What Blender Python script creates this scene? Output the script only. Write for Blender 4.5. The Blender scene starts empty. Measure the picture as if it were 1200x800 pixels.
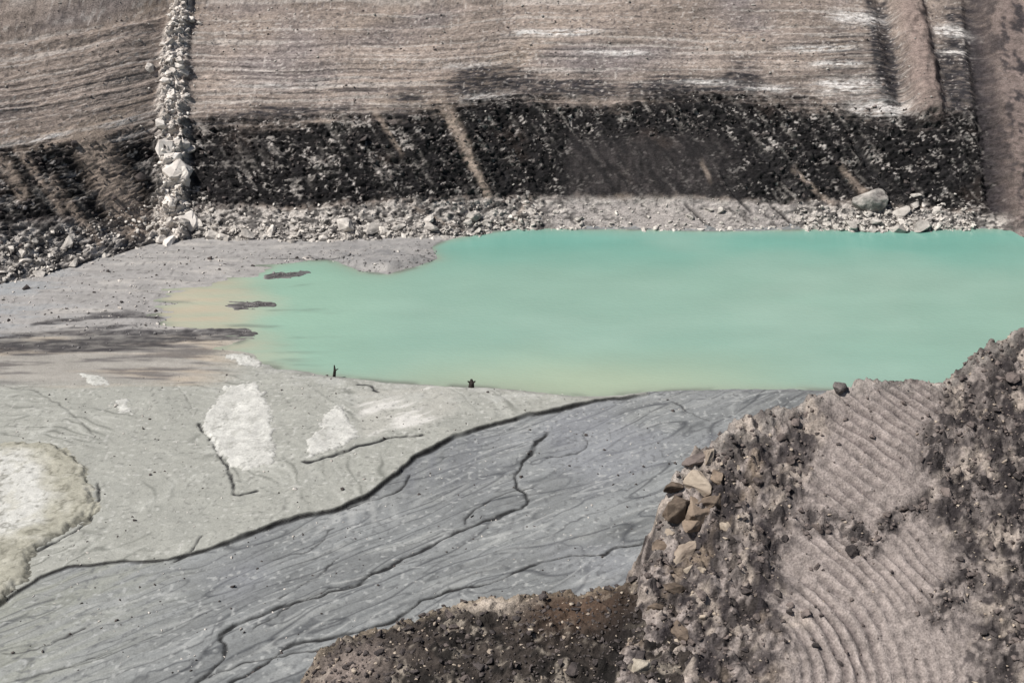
import bpy, bmesh, math, random
import numpy as np
from concurrent.futures import ThreadPoolExecutor
from mathutils import Vector, Matrix
rnd = random.Random(7)
f32 = np.float32
# image pixel outlines projected through the camera to metres (x right, y away from the viewpoint, z above the pond)
POND = [(74.86, 160.6), (61.53, 160.6), (54.43, 160.9), (41.02, 160.6), (25.56, 160.02), (10.25, 160.6), (1.03, 160.9), (-4.07, 159.15), (-8.51, 156.04), (-9.44, 154.66), (-8.46, 150.9), (-10.56, 148.57), (-13.74, 146.3), (-16.66, 147.05), (-20.88, 150.64), (-24.25, 150.38), (-26.52, 149.34), (-28.55, 147.05), (-32.84, 144.57), (-35.72, 142.63), (-37.31, 139.35), (-37.22, 135.75), (-35.83, 132.72), (-33.29, 131.04), (-29.08, 130.22), (-26.89, 128.99), (-28.48, 127.0), (-24.72, 123.52), (-20.39, 122.03), (-16.18, 120.75), (-12.04, 119.67), (-6.39, 118.95), (0.0, 118.07), (4.73, 117.03), (7.86, 116.51), (12.66, 117.55), (19.88, 118.25), (27.0, 118.07), (31.69, 117.72), (57.7, 117.37)]
MAIN = [(12.55, 116.46), (7.76, 114.93), (3.84, 113.43), (-1.51, 110.68), (-5.18, 108.34), (-8.48, 104.33), (-9.72, 101.78), (-11.98, 98.14), (-13.53, 96.58), (-17.97, 94.57), (-22.63, 91.08), (-25.56, 89.7), (-29.31, 89.36), (-32.94, 88.68), (-34.79, 87.46), (-36.46, 83.94), (-38.85, 80.44), (-50.28, 74.93)]
UPPER = [(12.55, 116.46), (7.76, 114.93), (3.84, 113.43), (-1.51, 110.68), (-5.18, 108.34), (-8.48, 104.33), (-9.72, 101.78), (-11.98, 98.14), (-13.53, 96.58), (-17.97, 94.57), (-22.63, 91.08), (-25.56, 89.7), (-29.31, 89.36), (-32.94, 88.68), (-34.79, 87.46), (-36.46, 83.94), (-38.85, 80.44), (-50.28, 74.93), (-61.45, 74.93), (-106.79, 150.74), (9.71, 150.74)]
CRACKS = [([(-17.41, 103.57), (-15.79, 104.29), (-12.42, 106.64), (-9.59, 108.0), (-7.62, 108.31)], 0.16, 0.18, 0.8), ([(-27.64, 110.81), (-25.99, 107.7), (-23.57, 102.86), (-22.43, 98.08), (-20.67, 99.01)], 0.13, 0.15, 0.75), ([(-23.51, 92.44), (-24.13, 90.67), (-25.17, 89.52)], 0.1, 0.1, 0.5), ([(8.01, 119.62), (4.68, 115.76), (0.0, 116.45)], 0.05, 0.05, 0.2), ([(2.99, 109.56), (1.6, 105.77), (0.0, 101.91), (0.83, 98.8), (1.5, 97.49), (-0.67, 95.82), (-3.32, 94.33), (-5.24, 92.51), (-7.7, 90.17), (-10.06, 87.69), (-12.36, 85.74), (-14.69, 84.69), (-17.46, 82.84), (-20.04, 81.15), (-19.92, 79.22), (-19.34, 77.36), (-20.34, 76.01), (-21.47, 74.69)], 0.15, 0.14, 0.7), ([(2.89, 105.04), (5.81, 105.77), (6.65, 108.02), (6.35, 109.56)], 0.1, 0.07, 0.35), ([(1.53, 100.0), (-0.69, 99.06), (-2.72, 97.23), (-3.67, 94.7)], 0.1, 0.1, 0.45), ([(11.84, 93.11), (9.09, 91.56), (6.43, 90.4), (2.56, 89.71), (0.0, 87.69), (-1.86, 86.28), (-4.93, 85.53), (-6.4, 84.17), (-7.81, 82.64), (-9.49, 81.15), (-12.34, 80.18), (-15.14, 79.22), (-16.52, 76.91), (-18.48, 75.13)], 0.13, 0.12, 0.6), ([(-11.72, 79.89), (-13.31, 78.57), (-15.52, 77.82), (-18.27, 77.09), (-20.05, 76.01)], 0.1, 0.1, 0.5), ([(-8.48, 102.05), (-9.0, 99.46), (-10.99, 98.4), (-12.89, 96.84)], 0.12, 0.1, 0.55), ([(-6.79, 103.6), (-5.42, 105.04), (-4.91, 105.04)], 0.07, 0.06, 0.35), ([(-13.1, 89.59), (-14.41, 87.36), (-15.76, 85.74), (-16.83, 84.69)], 0.08, 0.07, 0.4), ([(-17.79, 81.15), (-16.04, 83.45), (-13.59, 85.74), (-10.6, 86.82)], 0.09, 0.06, 0.4), ([(-34.64, 78.29), (-32.53, 78.94), (-30.64, 80.47), (-29.64, 81.15)], 0.09, 0.07, 0.4), ([(-33.61, 75.13), (-30.64, 76.46), (-27.25, 78.75)], 0.09, 0.07, 0.35), ([(-13.89, 93.72), (-14.91, 91.33), (-16.69, 90.17), (-17.89, 89.59)], 0.08, 0.05, 0.35), ([(14.79, 115.24), (16.38, 112.26), (17.45, 111.61)], 0.1, 0.08, 0.4), ([(5.75, 89.59), (7.35, 84.69)], 0.05, 0.04, 0.2), ([(-47.59, 118.19), (-43.26, 116.97), (-39.33, 112.75), (-36.36, 108.77)], 0.08, 0.06, 0.25), ([(-14.24, 117.84), (-13.02, 117.49), (-12.3, 116.45)], 0.12, 0.1, 0.6), ([(-31.33, 118.19), (-29.55, 116.1), (-28.56, 112.75)], 0.07, 0.06, 0.3), ([(-36.04, 90.67), (-34.07, 92.8), (-32.99, 94.89), (-32.76, 96.79), (-34.08, 100.77)], 0.14, 0.16, 0.7)]
DARKMUD = [([(-60.29, 126.02), (-50.44, 126.6), (-45.57, 127.19), (-39.81, 127.79), (-34.1, 128.79), (-30.07, 130.01), (-26.7, 130.42)], 1.9, 1.0), ([(-55.48, 128.99), (-46.33, 129.81), (-39.57, 130.22), (-32.86, 131.04)], 1.0, 0.7), ([(-28.39, 137.75), (-25.05, 137.75)], 1.35, 1.0), ([(-47.19, 132.72), (-43.22, 134.22), (-38.57, 135.09), (-36.26, 134.66)], 0.9, 0.75), ([(-43.24, 131.04), (-38.3, 132.09), (-35.0, 132.94)], 0.7, 0.6), ([(-26.5, 146.05), (-23.54, 146.55)], 1.6, 0.7), ([(-37.05, 138.21), (-33.35, 137.75)], 0.7, 0.45)]
PALE = [(-14.11, 116.45), (-10.26, 117.49), (-5.68, 117.49), (-4.9, 113.08), (-7.48, 109.86), (-10.76, 108.77), (-12.88, 107.7)]
BEIGE = [(-35.59, 131.67), (-35.77, 142.87), (-28.39, 146.05), (-25.48, 139.35), (-25.54, 128.59), (-28.23, 125.63), (-33.84, 127.59)]
CRUSTS = [('big_left', [(-46.95, 107.34), (-43.97, 107.18), (-39.66, 107.49), (-37.89, 106.43), (-35.56, 103.22), (-33.72, 99.75), (-32.85, 96.46), (-33.44, 94.19), (-35.37, 91.77), (-35.74, 89.79), (-35.32, 86.77), (-36.34, 83.8), (-38.23, 82.27)], 0.36, 'olive'), ('mid', [(-26.8, 118.17), (-23.9, 118.88), (-21.62, 113.38), (-20.29, 107.06), (-20.05, 103.11), (-22.27, 102.4), (-23.58, 102.97), (-25.78, 107.06), (-27.45, 110.31), (-27.3, 114.21)], 0.12, 'white'), ('right', [(-15.93, 114.55), (-14.87, 112.56), (-13.75, 109.83), (-13.15, 107.52), (-15.23, 105.72), (-17.32, 103.97), (-17.49, 107.52), (-16.62, 111.26)], 0.12, 'white'), ('small_a', [(-41.92, 121.16), (-40.11, 121.34), (-38.23, 120.06), (-37.5, 118.45), (-38.93, 118.45)], 0.08, 'white'), ('small_b', [(-36.47, 115.66), (-35.07, 115.66), (-33.96, 113.64), (-33.84, 112.49), (-35.22, 113.15)], 0.08, 'white'), ('shore', [(-27.79, 125.26), (-26.31, 125.85), (-24.54, 124.68), (-24.18, 122.97), (-26.23, 122.97)], 0.1, 'white')]
WHITECORE = [(-46.1, 105.15), (-41.78, 105.15), (-39.32, 102.97), (-37.19, 98.16), (-37.04, 94.3), (-38.55, 92.83), (-41.69, 92.47)]
HEAP_CREST = [(41.67, 93, 21.27), (35.55, 90, 19.31), (32.32, 88.5, 18.06), (29.69, 87, 16.96), (25.35, 86, 17.2), (21.95, 85, 17.44), (18.72, 84, 16.42), (15.69, 82.5, 15.94), (12.76, 81, 14.98), (10.75, 79.5, 13.18), (9.57, 78, 11.53), (9.09, 76, 9.61), (7.89, 73, 9.1), (6.96, 70.5, 7.75), (5.99, 67, 6.69)]
HEAP_CTRL = [(41.67, 93, 21.27), (35.55, 90, 19.31), (32.32, 88.5, 18.06), (29.69, 87, 16.96), (25.35, 86, 17.2), (21.95, 85, 17.44), (18.72, 84, 16.42), (15.69, 82.5, 15.94), (12.76, 81, 14.98), (10.75, 79.5, 13.18), (9.57, 78, 11.53), (9.09, 76, 9.61), (7.89, 73, 9.1), (6.96, 70.5, 7.75), (5.99, 67, 6.69), (18.94, 66, 7.48), (29.08, 65, 8.28), (38.17, 64, 9.08), (26.56, 75.3, 11.97), (20.59, 75.8, 11.65), (31.75, 75, 12.16), (14.85, 74.5, 10.61), (12.36, 66.3, 7.25), (17.77, 58, 2.38), (31.75, 57, 3.37), (4.69, 59, 1.39), (28.3, 81, 14.86), (33.93, 83.5, 16.05)]
MOUND_CREST = [(-13.54, 71, 2.85), (-12.19, 72.5, 4.64), (-11.11, 74, 4.89), (-7.56, 74, 5.62), (-4.35, 75, 6.27), (-1.36, 75.5, 6.9), (2.72, 75.5, 7.03), (5.4, 75, 7.71), (8.56, 74.5, 8.7), (12.23, 74, 9.05)]
MOUND_CTRL = [(-13.54, 71, 2.85), (-12.19, 72.5, 4.64), (-11.11, 74, 4.89), (-7.56, 74, 5.62), (-4.35, 75, 6.27), (-1.36, 75.5, 6.9), (2.72, 75.5, 7.03), (5.4, 75, 7.71), (8.56, 74.5, 8.7), (12.23, 74, 9.05), (-2.01, 67.5, 6.29), (-7.66, 68.5, 5.5), (2.58, 70, 6.86), (7.11, 69, 7.62), (-5.82, 63, 3.85), (4.77, 62, 4.74), (-2.08, 71, 6.74)]
RIPPLE_C = (12.36, 66.5, 7.7)
CLODS = [([(34.89, 88.69), (32.07, 87.7), (30.53, 86.86), (29.53, 83.84), (27.22, 79.81)], 1.2), ([(34.22, 86.87), (32.32, 83.71), (30.25, 79.81), (27.86, 76.38)], 1.6), ([(34.64, 84.09), (32.95, 79.69), (31.53, 76.2)], 1.5), ([(21.72, 74.75), (24.72, 76.51), (27.01, 77.59), (30.4, 80.44), (33.59, 82.2)], 0.6), ([(18.8, 76.35), (20.6, 75.79), (21.96, 74.54), (21.35, 75.78)], 0.8), ([(19.39, 83.33), (18.67, 81.6), (17.78, 78.91), (16.07, 75.94), (14.58, 72.27), (13.33, 68.34), (12.36, 66.34)], 1.1), ([(32.05, 76.16), (29.39, 73.95), (27.3, 71.71), (25.31, 69.62)], 1.0), ([(31.09, 72.57), (29.17, 69.16), (28.74, 65.55)], 1.2), ([(14.11, 77.6), (12.33, 75.53), (10.96, 72.2), (9.62, 68.79)], 1.3), ([(15.64, 82.02), (14.32, 79.9), (13.62, 78.12)], 0.8)]
SMOOTH = [(21.77, 84.21), (29.09, 85.92), (28.59, 81.04), (25.86, 77.04), (27.17, 71.14), (24.46, 65.62), (16.28, 66.16), (17.88, 70.25), (17.37, 73.71), (19.69, 78.91)]
BOULD = {'block': (11.06, 77.76, 11.81), 'oblong': (10.61, 75.67, 9.96), 'flat': (12.04, 80.18, 14.18), 'pale': (7.7, 67.88, 7.11), 'crestr': (21.79, 84.23, 17.45)}
STICKS = [(-16.82, 120.26), (-3.79, 117.59)]
SEAM_TOP = [(-57.7, 18.5), (-52.7, 17.2), (-45.6, 16.1), (-41.5, 15.8), (-36.5, 16.3), (-28.1, 16.4), (-20.9, 17.0), (-16.7, 17.0), (-11.5, 17.7), (-6.3, 18.1), (-3.2, 19.1), (0.0, 19.2), (5.3, 18.9), (12.8, 18.3), (21.4, 18.8), (27.9, 19.4), (32.1, 18.8), (38.5, 18.2), (42.6, 16.6), (46.7, 15.4), (53.2, 15.6), (58.6, 17.3)]
SEAM_BOT = [(-56.6, 8.6), (-51.8, 7.7), (-45.5, 4.8), (-36.7, 4.8), (-27.5, 4.9), (-20.4, 5.0), (-10.2, 6.1), (-1.0, 5.0), (4.2, 5.0), (16.6, 4.8), (31.1, 4.3), (41.5, 4.0), (51.8, 2.9), (57.9, 2.3)]
CHUTES = [((-49.8, 19.0), (-43.3, 1.8), 1.7, 1.5, 1.0), ((-8.2, 18.0), (-2.7, 5.2), 0.9, 0.42, 0.95), ((-56.0, 17.7), (-50.7, 8.2), 0.45, 0.4, 0.7), ((-52.3, 13.0), (-46.7, 2.1), 0.5, 0.4, 0.7), ((-57.4, 16.9), (-54.5, 10.9), 0.8, 0.6, 0.7), ((2.1, 4.8), (0.0, 0.9), 0.4, 0.4, 0.5), ((-12.2, 5.2), (-6.1, 1.2), 0.4, 0.4, 0.5), ((-16.7, 17.4), (-13.4, 12.1), 0.5, 0.3, 0.5), ((23.3, 9.4), (24.2, 7.1), 0.3, 0.3, 0.5), ((40.4, 8.9), (44.5, 3.1), 0.5, 0.8, 0.7), ((34.6, 8.4), (38.9, 3.7), 0.4, 0.5, 0.6)]
DARKRUN = [((30.0, 11.9), (36.3, 3.5), 0.45), ((42.2, 12.5), (46.9, 3.7), 0.5), ((25.6, 7.9), (28.9, 2.5), 0.3), ((40.2, 7.2), (42.6, 3.9), 0.35), ((31.6, 3.8), (34.3, 0.1), 0.25), ((21.2, 3.8), (24.1, 0.1), 0.25), ((-4.2, 14.9), (0.0, 6.8), 0.3)]
WHITES = [(5.5, 29.3, 5.5, 0.5075, 1), (-2.7, 19.1, 3.08, 0.725, 0.8), (13.1, 26.1, 4.4, 0.43499999999999994, 0.8), (42.0, 20.7, 3.52, 1.015, 1), (44.9, 32.1, 3.08, 1.16, 1), (45.8, 16.9, 3.85, 1.305, 1), (56.9, 29.8, 2.42, 0.8699999999999999, 1.1), (32.2, 20.4, 2.75, 0.58, 0.7), (-51.3, 18.6, 9.9, 0.43499999999999994, 0.6), (39.4, 26.7, 4.4, 0.43499999999999994, 0.7), (24.8, 21.2, 3.3, 0.43499999999999994, 0.6), (-45.6, 16.1, 6.6, 0.3625, 0.6), (-28.6, 22.1, 6.6, 0.43499999999999994, 0.35), (-5.4, 24.9, 4.4, 0.43499999999999994, 0.4), (41.3, 24.2, 3.3, 0.43499999999999994, 0.7), (56.9, 26.2, 2.42, 0.43499999999999994, 0.6)]
DARKS = [(-1.6, 22.7, 5.5, 1.7399999999999998, 0.9), (12.9, 20.0, 13.2, 1.305, 0.8), (0.0, 20.8, 7.7, 1.45, 0.75), (26.9, 21.1, 6.6, 1.45, 0.6), (-20.9, 17.8, 9.9, 1.015, 0.6), (-33.4, 16.9, 5.5, 1.015, 0.5), (29.2, 22.8, 2.42, 3.6249999999999996, 0.6), (35.9, 19.6, 2.2, 2.61, 0.6), (19.4, 21.1, 2.75, 2.9, 0.6), (-12.6, 19.1, 3.3, 2.32, 0.7), (-5.3, 21.5, 2.75, 3.19, 0.7), (9.7, 21.9, 2.42, 3.19, 0.6), (-28.2, 18.1, 4.4, 1.7399999999999998, 0.6), (43.8, 17.9, 2.75, 2.03, 0.5), (42.6, 26.3, 4.4, 5.8, 0.6), (55.1, 22.0, 4.95, 6.5249999999999995, 0.9), (47.8, 30.6, 1.65, 7.249999999999999, 1.3), (47.5, 21.4, 1.43, 6.5249999999999995, 1.3), (58.5, 26.3, 2.42, 11.6, 1.2), (57.7, 17.9, 2.75, 5.8, 0.9), (-42.9, 21.3, 1.54, 4.35, 0.4), (-36.5, 15.5, 3.3, 1.7399999999999998, 0.6), (-14.2, 33.2, 6.6, 2.9, 0.25)]
SPINE = [(-42.3, 36.4), (-42.1, 27.9), (-41.6, 19.6), (-40.8, 12.2), (-40.6, 6.5), (-40.2, 0.9)]
BUTT = [[(51.7, 35.0), (51.9, 26.3), (52.0, 16.6)], [(64.3, 36.9), (63.6, 26.7), (63.0, 17.0), (62.9, 7.1)]]
BIGPALE = (43.5, 4.4)
EDGE_ROCKS = [(10.41, 78.71, 12.69, 1.62), (11.98, 79.2, 13.04, 2.03), (12.78, 77.78, 12.3, 1.76), (10.08, 77.12, 10.49, 1.35), (11.62, 76.72, 11.38, 1.76), (9.48, 76.35, 10.02, 1.22), (11.43, 74.25, 9.64, 1.35), (13.15, 79.07, 13.43, 1.35), (13.46, 76.29, 11.34, 1.22), (9.99, 72.99, 9.11, 1.35), (8.83, 71.52, 8.58, 1.22), (12.68, 80.13, 14.4, 1.08), (9.97, 69.87, 8.22, 1.49), (14.33, 79.86, 13.92, 1.08)]
HUMP = (-1.35, 74.55, 7.38)

# ------------------------------------------------------------------ noise
_r = np.random.RandomState(3)
PERM = np.concatenate([_r.permutation(512)]*3).astype(np.int32)
ANG = (_r.rand(512)*2*np.pi).astype(f32)
GX, GY = np.cos(ANG), np.sin(ANG)
GRAD = np.exp(1j*_r.rand(512*512)*2*np.pi).astype(np.complex64)
def _perlin(x, y):
    xi = np.floor(x).astype(np.int32); yi = np.floor(y).astype(np.int32)
    xf = x-xi; yf = y-yi; xi &= 511; yi &= 511
    u = xf*xf*xf*(xf*(xf*6-15)+10); v = yf*yf*yf*(yf*(yf*6-15)+10)
    x1 = (xi+1) & 511; r0 = yi*512; r1 = ((yi+1) & 511)*512; xg = xf-1; yg = yf-1
    def g(i, dx, dy):
        h = np.take(GRAD, i); return h.real*dx+h.imag*dy
    n00 = g(r0+xi, xf, yf); n10 = g(r0+x1, xg, yf); n01 = g(r1+xi, xf, yg); n11 = g(r1+x1, xg, yg)
    a = n00+u*(n10-n00); b = n01+u*(n11-n01)
    return (a+v*(b-a))*f32(1.5)
POOL = ThreadPoolExecutor(6)
def perlin(x, y, seed=0):
    x, y = np.broadcast_arrays(np.asarray(x, f32), np.asarray(y, f32))
    x = x+f32(seed*17.31); y = y+f32(seed*9.17)
    if x.ndim < 2 or x.size < 40000: return _perlin(x, y)
    out = np.empty(x.shape, f32); n = 24; e = np.linspace(0, x.shape[0], n+1).astype(int)
    def job(k): out[e[k]:e[k+1]] = _perlin(x[e[k]:e[k+1]], y[e[k]:e[k+1]])
    list(POOL.map(job, range(n))); return out
def fbm(x, y, o=4, seed=0, gain=.5):
    s = 0; a = 1; t = 0
    for k in range(o):
        s = s+a*perlin(x*2**k, y*2**k, seed+k*5); t += a; a *= gain
    return s/t
def ridged(x, y, o=4, seed=0):
    s = 0; a = 1; t = 0
    for k in range(o):
        s = s+a*(1-2*np.abs(perlin(x*2**k, y*2**k, seed+k*5))); t += a; a *= .5
    return s/t
def sstep(a, b, x):
    t = np.clip((x-a)/(b-a), 0, 1); return t*t*(3-2*t)
def mix(a, b, t): return a+(b-a)*t
def mixc(col, c, t):
    t = np.clip(t, 0, 1)[..., None]; return col*(1-t)+np.asarray(c, f32)*t
def worley(x, y, seed=0):
    """distance to nearest jittered cell point, distance gap to second, random id of the cell"""
    xi = np.floor(x).astype(np.int32); yi = np.floor(y).astype(np.int32)
    d1 = np.full(x.shape, 9, f32); d2 = d1.copy(); idv = np.zeros(x.shape, f32)
    for i in (-1, 0, 1):
        for j in (-1, 0, 1):
            cx = xi+i; cy = yi+j
            h = PERM[PERM[(cx+seed*13) & 511]+(cy & 511)]
            px = cx+.5+.45*GX[h]; py = cy+.5+.45*GY[h]
            d = np.hypot(x-px, y-py).astype(f32)
            near = d < d1
            d2 = np.where(near, d1, np.minimum(d2, d)); idv = np.where(near, h/512., idv).astype(f32); d1 = np.where(near, d, d1)
    return d1, d2-d1, idv
# ------------------------------------------------------------------ plan geometry
def seg_dist(X, Y, pts, closed=False):
    P = list(pts)+([pts[0]] if closed else [])
    best = np.full(X.shape, 1e9, f32)
    for (x0, y0), (x1, y1) in zip(P[:-1], P[1:]):
        dx, dy = x1-x0, y1-y0; l2 = dx*dx+dy*dy+1e-9
        t = np.clip(((X-x0)*dx+(Y-y0)*dy)/l2, 0, 1)
        best = np.minimum(best, (X-x0-t*dx)**2+(Y-y0-t*dy)**2)
    return np.sqrt(best)
def inside(X, Y, pts):
    r = np.zeros(X.shape, bool); n = len(pts)
    for i in range(n):
        (x0, y0), (x1, y1) = pts[i], pts[(i+1) % n]
        if y0 == y1: continue
        c = ((y0 > Y) != (y1 > Y)) & (X < (x1-x0)*(Y-y0)/(y1-y0)+x0); r ^= c
    return r
def sdist(X, Y, pts):                                   # positive inside
    d = seg_dist(X, Y, pts, True); return np.where(inside(X, Y, pts), d, -d)
def near_line(X, Y, pts, w, reach=5):
    """gaussian falloff around a line, evaluated only in its neighbourhood"""
    m = w*reach; P = np.array(pts); out = np.zeros(X.shape, f32)
    k = (X > P[:, 0].min()-m) & (X < P[:, 0].max()+m) & (Y > P[:, 1].min()-m) & (Y < P[:, 1].max()+m)
    if k.any():
        d = seg_dist(X[k], Y[k], pts); out[k] = np.exp(-(d/w)**2)
    return out
def chaikin(p, n=2):
    for _ in range(n):
        q = [p[0]]
        for (a, b), (c, d) in zip(p[:-1], p[1:]): q += [(.75*a+.25*c, .75*b+.25*d), (.25*a+.75*c, .25*b+.75*d)]
        p = q+[p[-1]]
    return p
def tps(ctrl):
    C = np.array(ctrl, float); n = len(C)
    def phi(r2): return .5*r2*np.log(r2+1e-9)
    r2 = ((C[:, None, :2]-C[None, :, :2])**2).sum(-1)
    A = np.zeros((n+3, n+3)); A[:n, :n] = phi(r2)+np.eye(n)*2.; A[:n, n] = 1; A[:n, n+1:] = C[:, :2]
    A[n:, :n] = A[:n, n:].T
    w = np.linalg.solve(A, np.concatenate([C[:, 2], [0, 0, 0]]))
    def f(X, Y):
        z = w[n]+w[n+1]*X+w[n+2]*Y
        for (cx, cy, _), wi in zip(C, w): z = z+wi*phi((X-cx)**2+(Y-cy)**2)
        return z.astype(f32)
    return f
def axis(a, b, step, far, g=1.25):
    core = list(np.arange(a, b, step)); s = step; lo = []; hi = []
    x = a
    while x > far[0]: s *= g; x -= s; lo.append(x)
    s = step; x = core[-1]
    while x < far[1]: s *= g; x += s; hi.append(x)
    return np.array(lo[::-1]+core+hi, f32)
# ------------------------------------------------------------------ scene helpers
scene = bpy.context.scene; col = scene.collection
def grid_obj(name, X, Y, Z, C, mat, A=None, keep=None):
    h, w = X.shape; me = bpy.data.meshes.new(name)
    co = np.stack([X, Y, Z], -1).reshape(-1, 3).astype(f32)
    idx = np.arange(h*w).reshape(h, w)
    q = np.stack([idx[:-1, :-1], idx[:-1, 1:], idx[1:, 1:], idx[1:, :-1]], -1)
    if keep is not None:
        k = keep[:-1, :-1] | keep[:-1, 1:] | keep[1:, 1:] | keep[1:, :-1]; q = q[k]
    q = q.reshape(-1, 4)
    rgba = np.ones((h*w, 4), f32); rgba[:, :3] = np.clip(C, 0.004, 1).reshape(-1, 3)
    if A is not None: rgba[:, 3] = A.reshape(-1)
    if keep is not None:
        used = np.unique(q); remap = np.zeros(h*w, np.int64); remap[used] = np.arange(len(used)); q = remap[q]; co = co[used]; rgba = rgba[used]
    n = len(q)
    me.vertices.add(len(co)); me.vertices.foreach_set('co', co.ravel())
    me.loops.add(n*4); me.loops.foreach_set('vertex_index', q.ravel().astype(np.int32))
    me.polygons.add(n); me.polygons.foreach_set('loop_start', np.arange(0, n*4, 4, dtype=np.int32))
    me.polygons.foreach_set('use_smooth', np.ones(n, bool))
    me.update(calc_edges=True)
    ca = me.color_attributes.new('Col', 'FLOAT_COLOR', 'POINT'); ca.data.foreach_set('color', rgba.ravel())
    me.materials.append(mat)
    o = bpy.data.objects.new(name, me); col.objects.link(o); return o
def tag(o, label=None, cat=None, group=None, kind=None):
    for k, v in (('label', label), ('category', cat), ('group', group), ('kind', kind)):
        if v: o[k] = v
    return o
def nodes(name):
    m = bpy.data.materials.new(name); m.use_nodes = True; nt = m.node_tree
    return m, nt, nt.nodes['Principled BSDF']
def earth(name, scale, lo, hi, bump, dist, spec=.2, fine=6., amp2=.12, stretch=(1, 1, 1)):
    """rock, mud and spoil: vertex colour, broken by two sizes of grain, with a grainy bump"""
    m, nt, b = nodes(name); N = nt.nodes.new; lk = nt.links.new
    at = N('ShaderNodeAttribute'); at.attribute_name = 'Col'
    tc = N('ShaderNodeTexCoord')
    n1 = N('ShaderNodeTexNoise'); n1.inputs['Scale'].default_value = scale; n1.inputs['Detail'].default_value = 6; n1.inputs['Roughness'].default_value = .65
    n2 = N('ShaderNodeTexNoise'); n2.inputs['Scale'].default_value = scale*fine; n2.inputs['Detail'].default_value = 3
    mp = N('ShaderNodeMapping'); mp.inputs['Scale'].default_value = stretch; lk(tc.outputs['Object'], mp.inputs['Vector'])
    lk(mp.outputs[0], n1.inputs['Vector']); lk(mp.outputs[0], n2.inputs['Vector'])
    r1 = N('ShaderNodeMapRange'); r1.inputs['From Min'].default_value = .3; r1.inputs['From Max'].default_value = .7
    r1.inputs['To Min'].default_value = lo; r1.inputs['To Max'].default_value = hi
    lk(n1.outputs['Fac'], r1.inputs['Value'])
    r2 = N('ShaderNodeMapRange'); r2.inputs['From Min'].default_value = .3; r2.inputs['From Max'].default_value = .7
    r2.inputs['To Min'].default_value = 1-amp2; r2.inputs['To Max'].default_value = 1+amp2
    lk(n2.outputs['Fac'], r2.inputs['Value'])
    mu = N('ShaderNodeMath'); mu.operation = 'MULTIPLY'; lk(r1.outputs[0], mu.inputs[0]); lk(r2.outputs[0], mu.inputs[1])
    vm = N('ShaderNodeVectorMath'); vm.operation = 'SCALE'; lk(at.outputs['Color'], vm.inputs[0]); lk(mu.outputs[0], vm.inputs['Scale'])
    lk(vm.outputs[0], b.inputs['Base Color'])
    lk(at.outputs['Alpha'], b.inputs['Roughness'])
    ad = N('ShaderNodeMath'); ad.operation = 'MULTIPLY_ADD'; ad.inputs[1].default_value = .35
    lk(n2.outputs['Fac'], ad.inputs[0]); lk(n1.outputs['Fac'], ad.inputs[2])
    bp = N('ShaderNodeBump'); bp.inputs['Strength'].default_value = bump; bp.inputs['Distance'].default_value = dist
    lk(ad.outputs[0], bp.inputs['Height']); lk(bp.outputs['Normal'], b.inputs['Normal'])
    b.inputs['Specular IOR Level'].default_value = spec
    return m
def rockmat(name, c, c2, scale=1.2, vein=None):
    m, nt, b = nodes(name); N = nt.nodes.new; lk = nt.links.new
    tc = N('ShaderNodeTexCoord'); oi = N('ShaderNodeObjectInfo')
    av = N('ShaderNodeVectorMath'); av.operation = 'ADD'; lk(tc.outputs['Object'], av.inputs[0]); lk(oi.outputs['Location'], av.inputs[1])
    n1 = N('ShaderNodeTexNoise'); n1.inputs['Scale'].default_value = scale; n1.inputs['Detail'].default_value = 8; n1.inputs['Roughness'].default_value = .7
    lk(av.outputs[0], n1.inputs['Vector'])
    cr = N('ShaderNodeValToRGB'); e = cr.color_ramp.elements; e[0].position = .34; e[0].color = (*c2, 1); e[1].position = .62; e[1].color = (*c, 1)
    if vein:
        k = cr.color_ramp.elements.new(.7); k.color = (*vein, 1)
    lk(n1.outputs['Fac'], cr.inputs['Fac'])
    mp = N('ShaderNodeMapRange'); mp.inputs['To Min'].default_value = .75; mp.inputs['To Max'].default_value = 1.2; lk(oi.outputs['Random'], mp.inputs['Value'])
    vm = N('ShaderNodeVectorMath'); vm.operation = 'SCALE'; lk(cr.outputs['Color'], vm.inputs[0]); lk(mp.outputs[0], vm.inputs['Scale'])
    lk(vm.outputs[0], b.inputs['Base Color']); b.inputs['Roughness'].default_value = .9; b.inputs['Specular IOR Level'].default_value = .2
    n2 = N('ShaderNodeTexNoise'); n2.inputs['Scale'].default_value = scale*4; n2.inputs['Detail'].default_value = 5; lk(av.outputs[0], n2.inputs['Vector'])
    bp = N('ShaderNodeBump'); bp.inputs['Strength'].default_value = .7; bp.inputs['Distance'].default_value = .12
    lk(n2.outputs['Fac'], bp.inputs['Height']); lk(bp.outputs['Normal'], b.inputs['Normal'])
    return m
# ------------------------------------------------------------------ materials
M_mud = earth('tailings_mud', 1.8, .88, 1.09, .45, .10, .3, 4, .08)
M_wall = earth('cut_slope_rock', 1.5, .70, 1.32, .8, .22, .15, 4, .2, (.75, 1.1, 1.4))
M_heap = earth('spoil_earth', 1.8, .6, 1.38, 1., .2, .15, 4.5, .3)
M_crust = earth('dried_crust', 1.5, .8, 1.12, .6, .12, .2, 5, .12)
M_pale = rockmat('pale_rock', (.66, .62, .57), (.22, .205, .19), 1.1)
M_white = rockmat('white_rock', (.82, .775, .72), (.46, .42, .385), 1.0)
M_bigpale = rockmat('pale_rock_mass', (.52, .49, .45), (.13, .12, .115), 3.2)
M_cream = rockmat('cream_rock', (.50, .45, .37), (.22, .19, .15), 1.6)
M_crestrock = rockmat('crest_rock', (.30, .27, .25), (.09, .08, .08), 2.0)
M_spit = rockmat('spit_gravel', (.27, .26, .255), (.09, .088, .09), 1.5)
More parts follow.
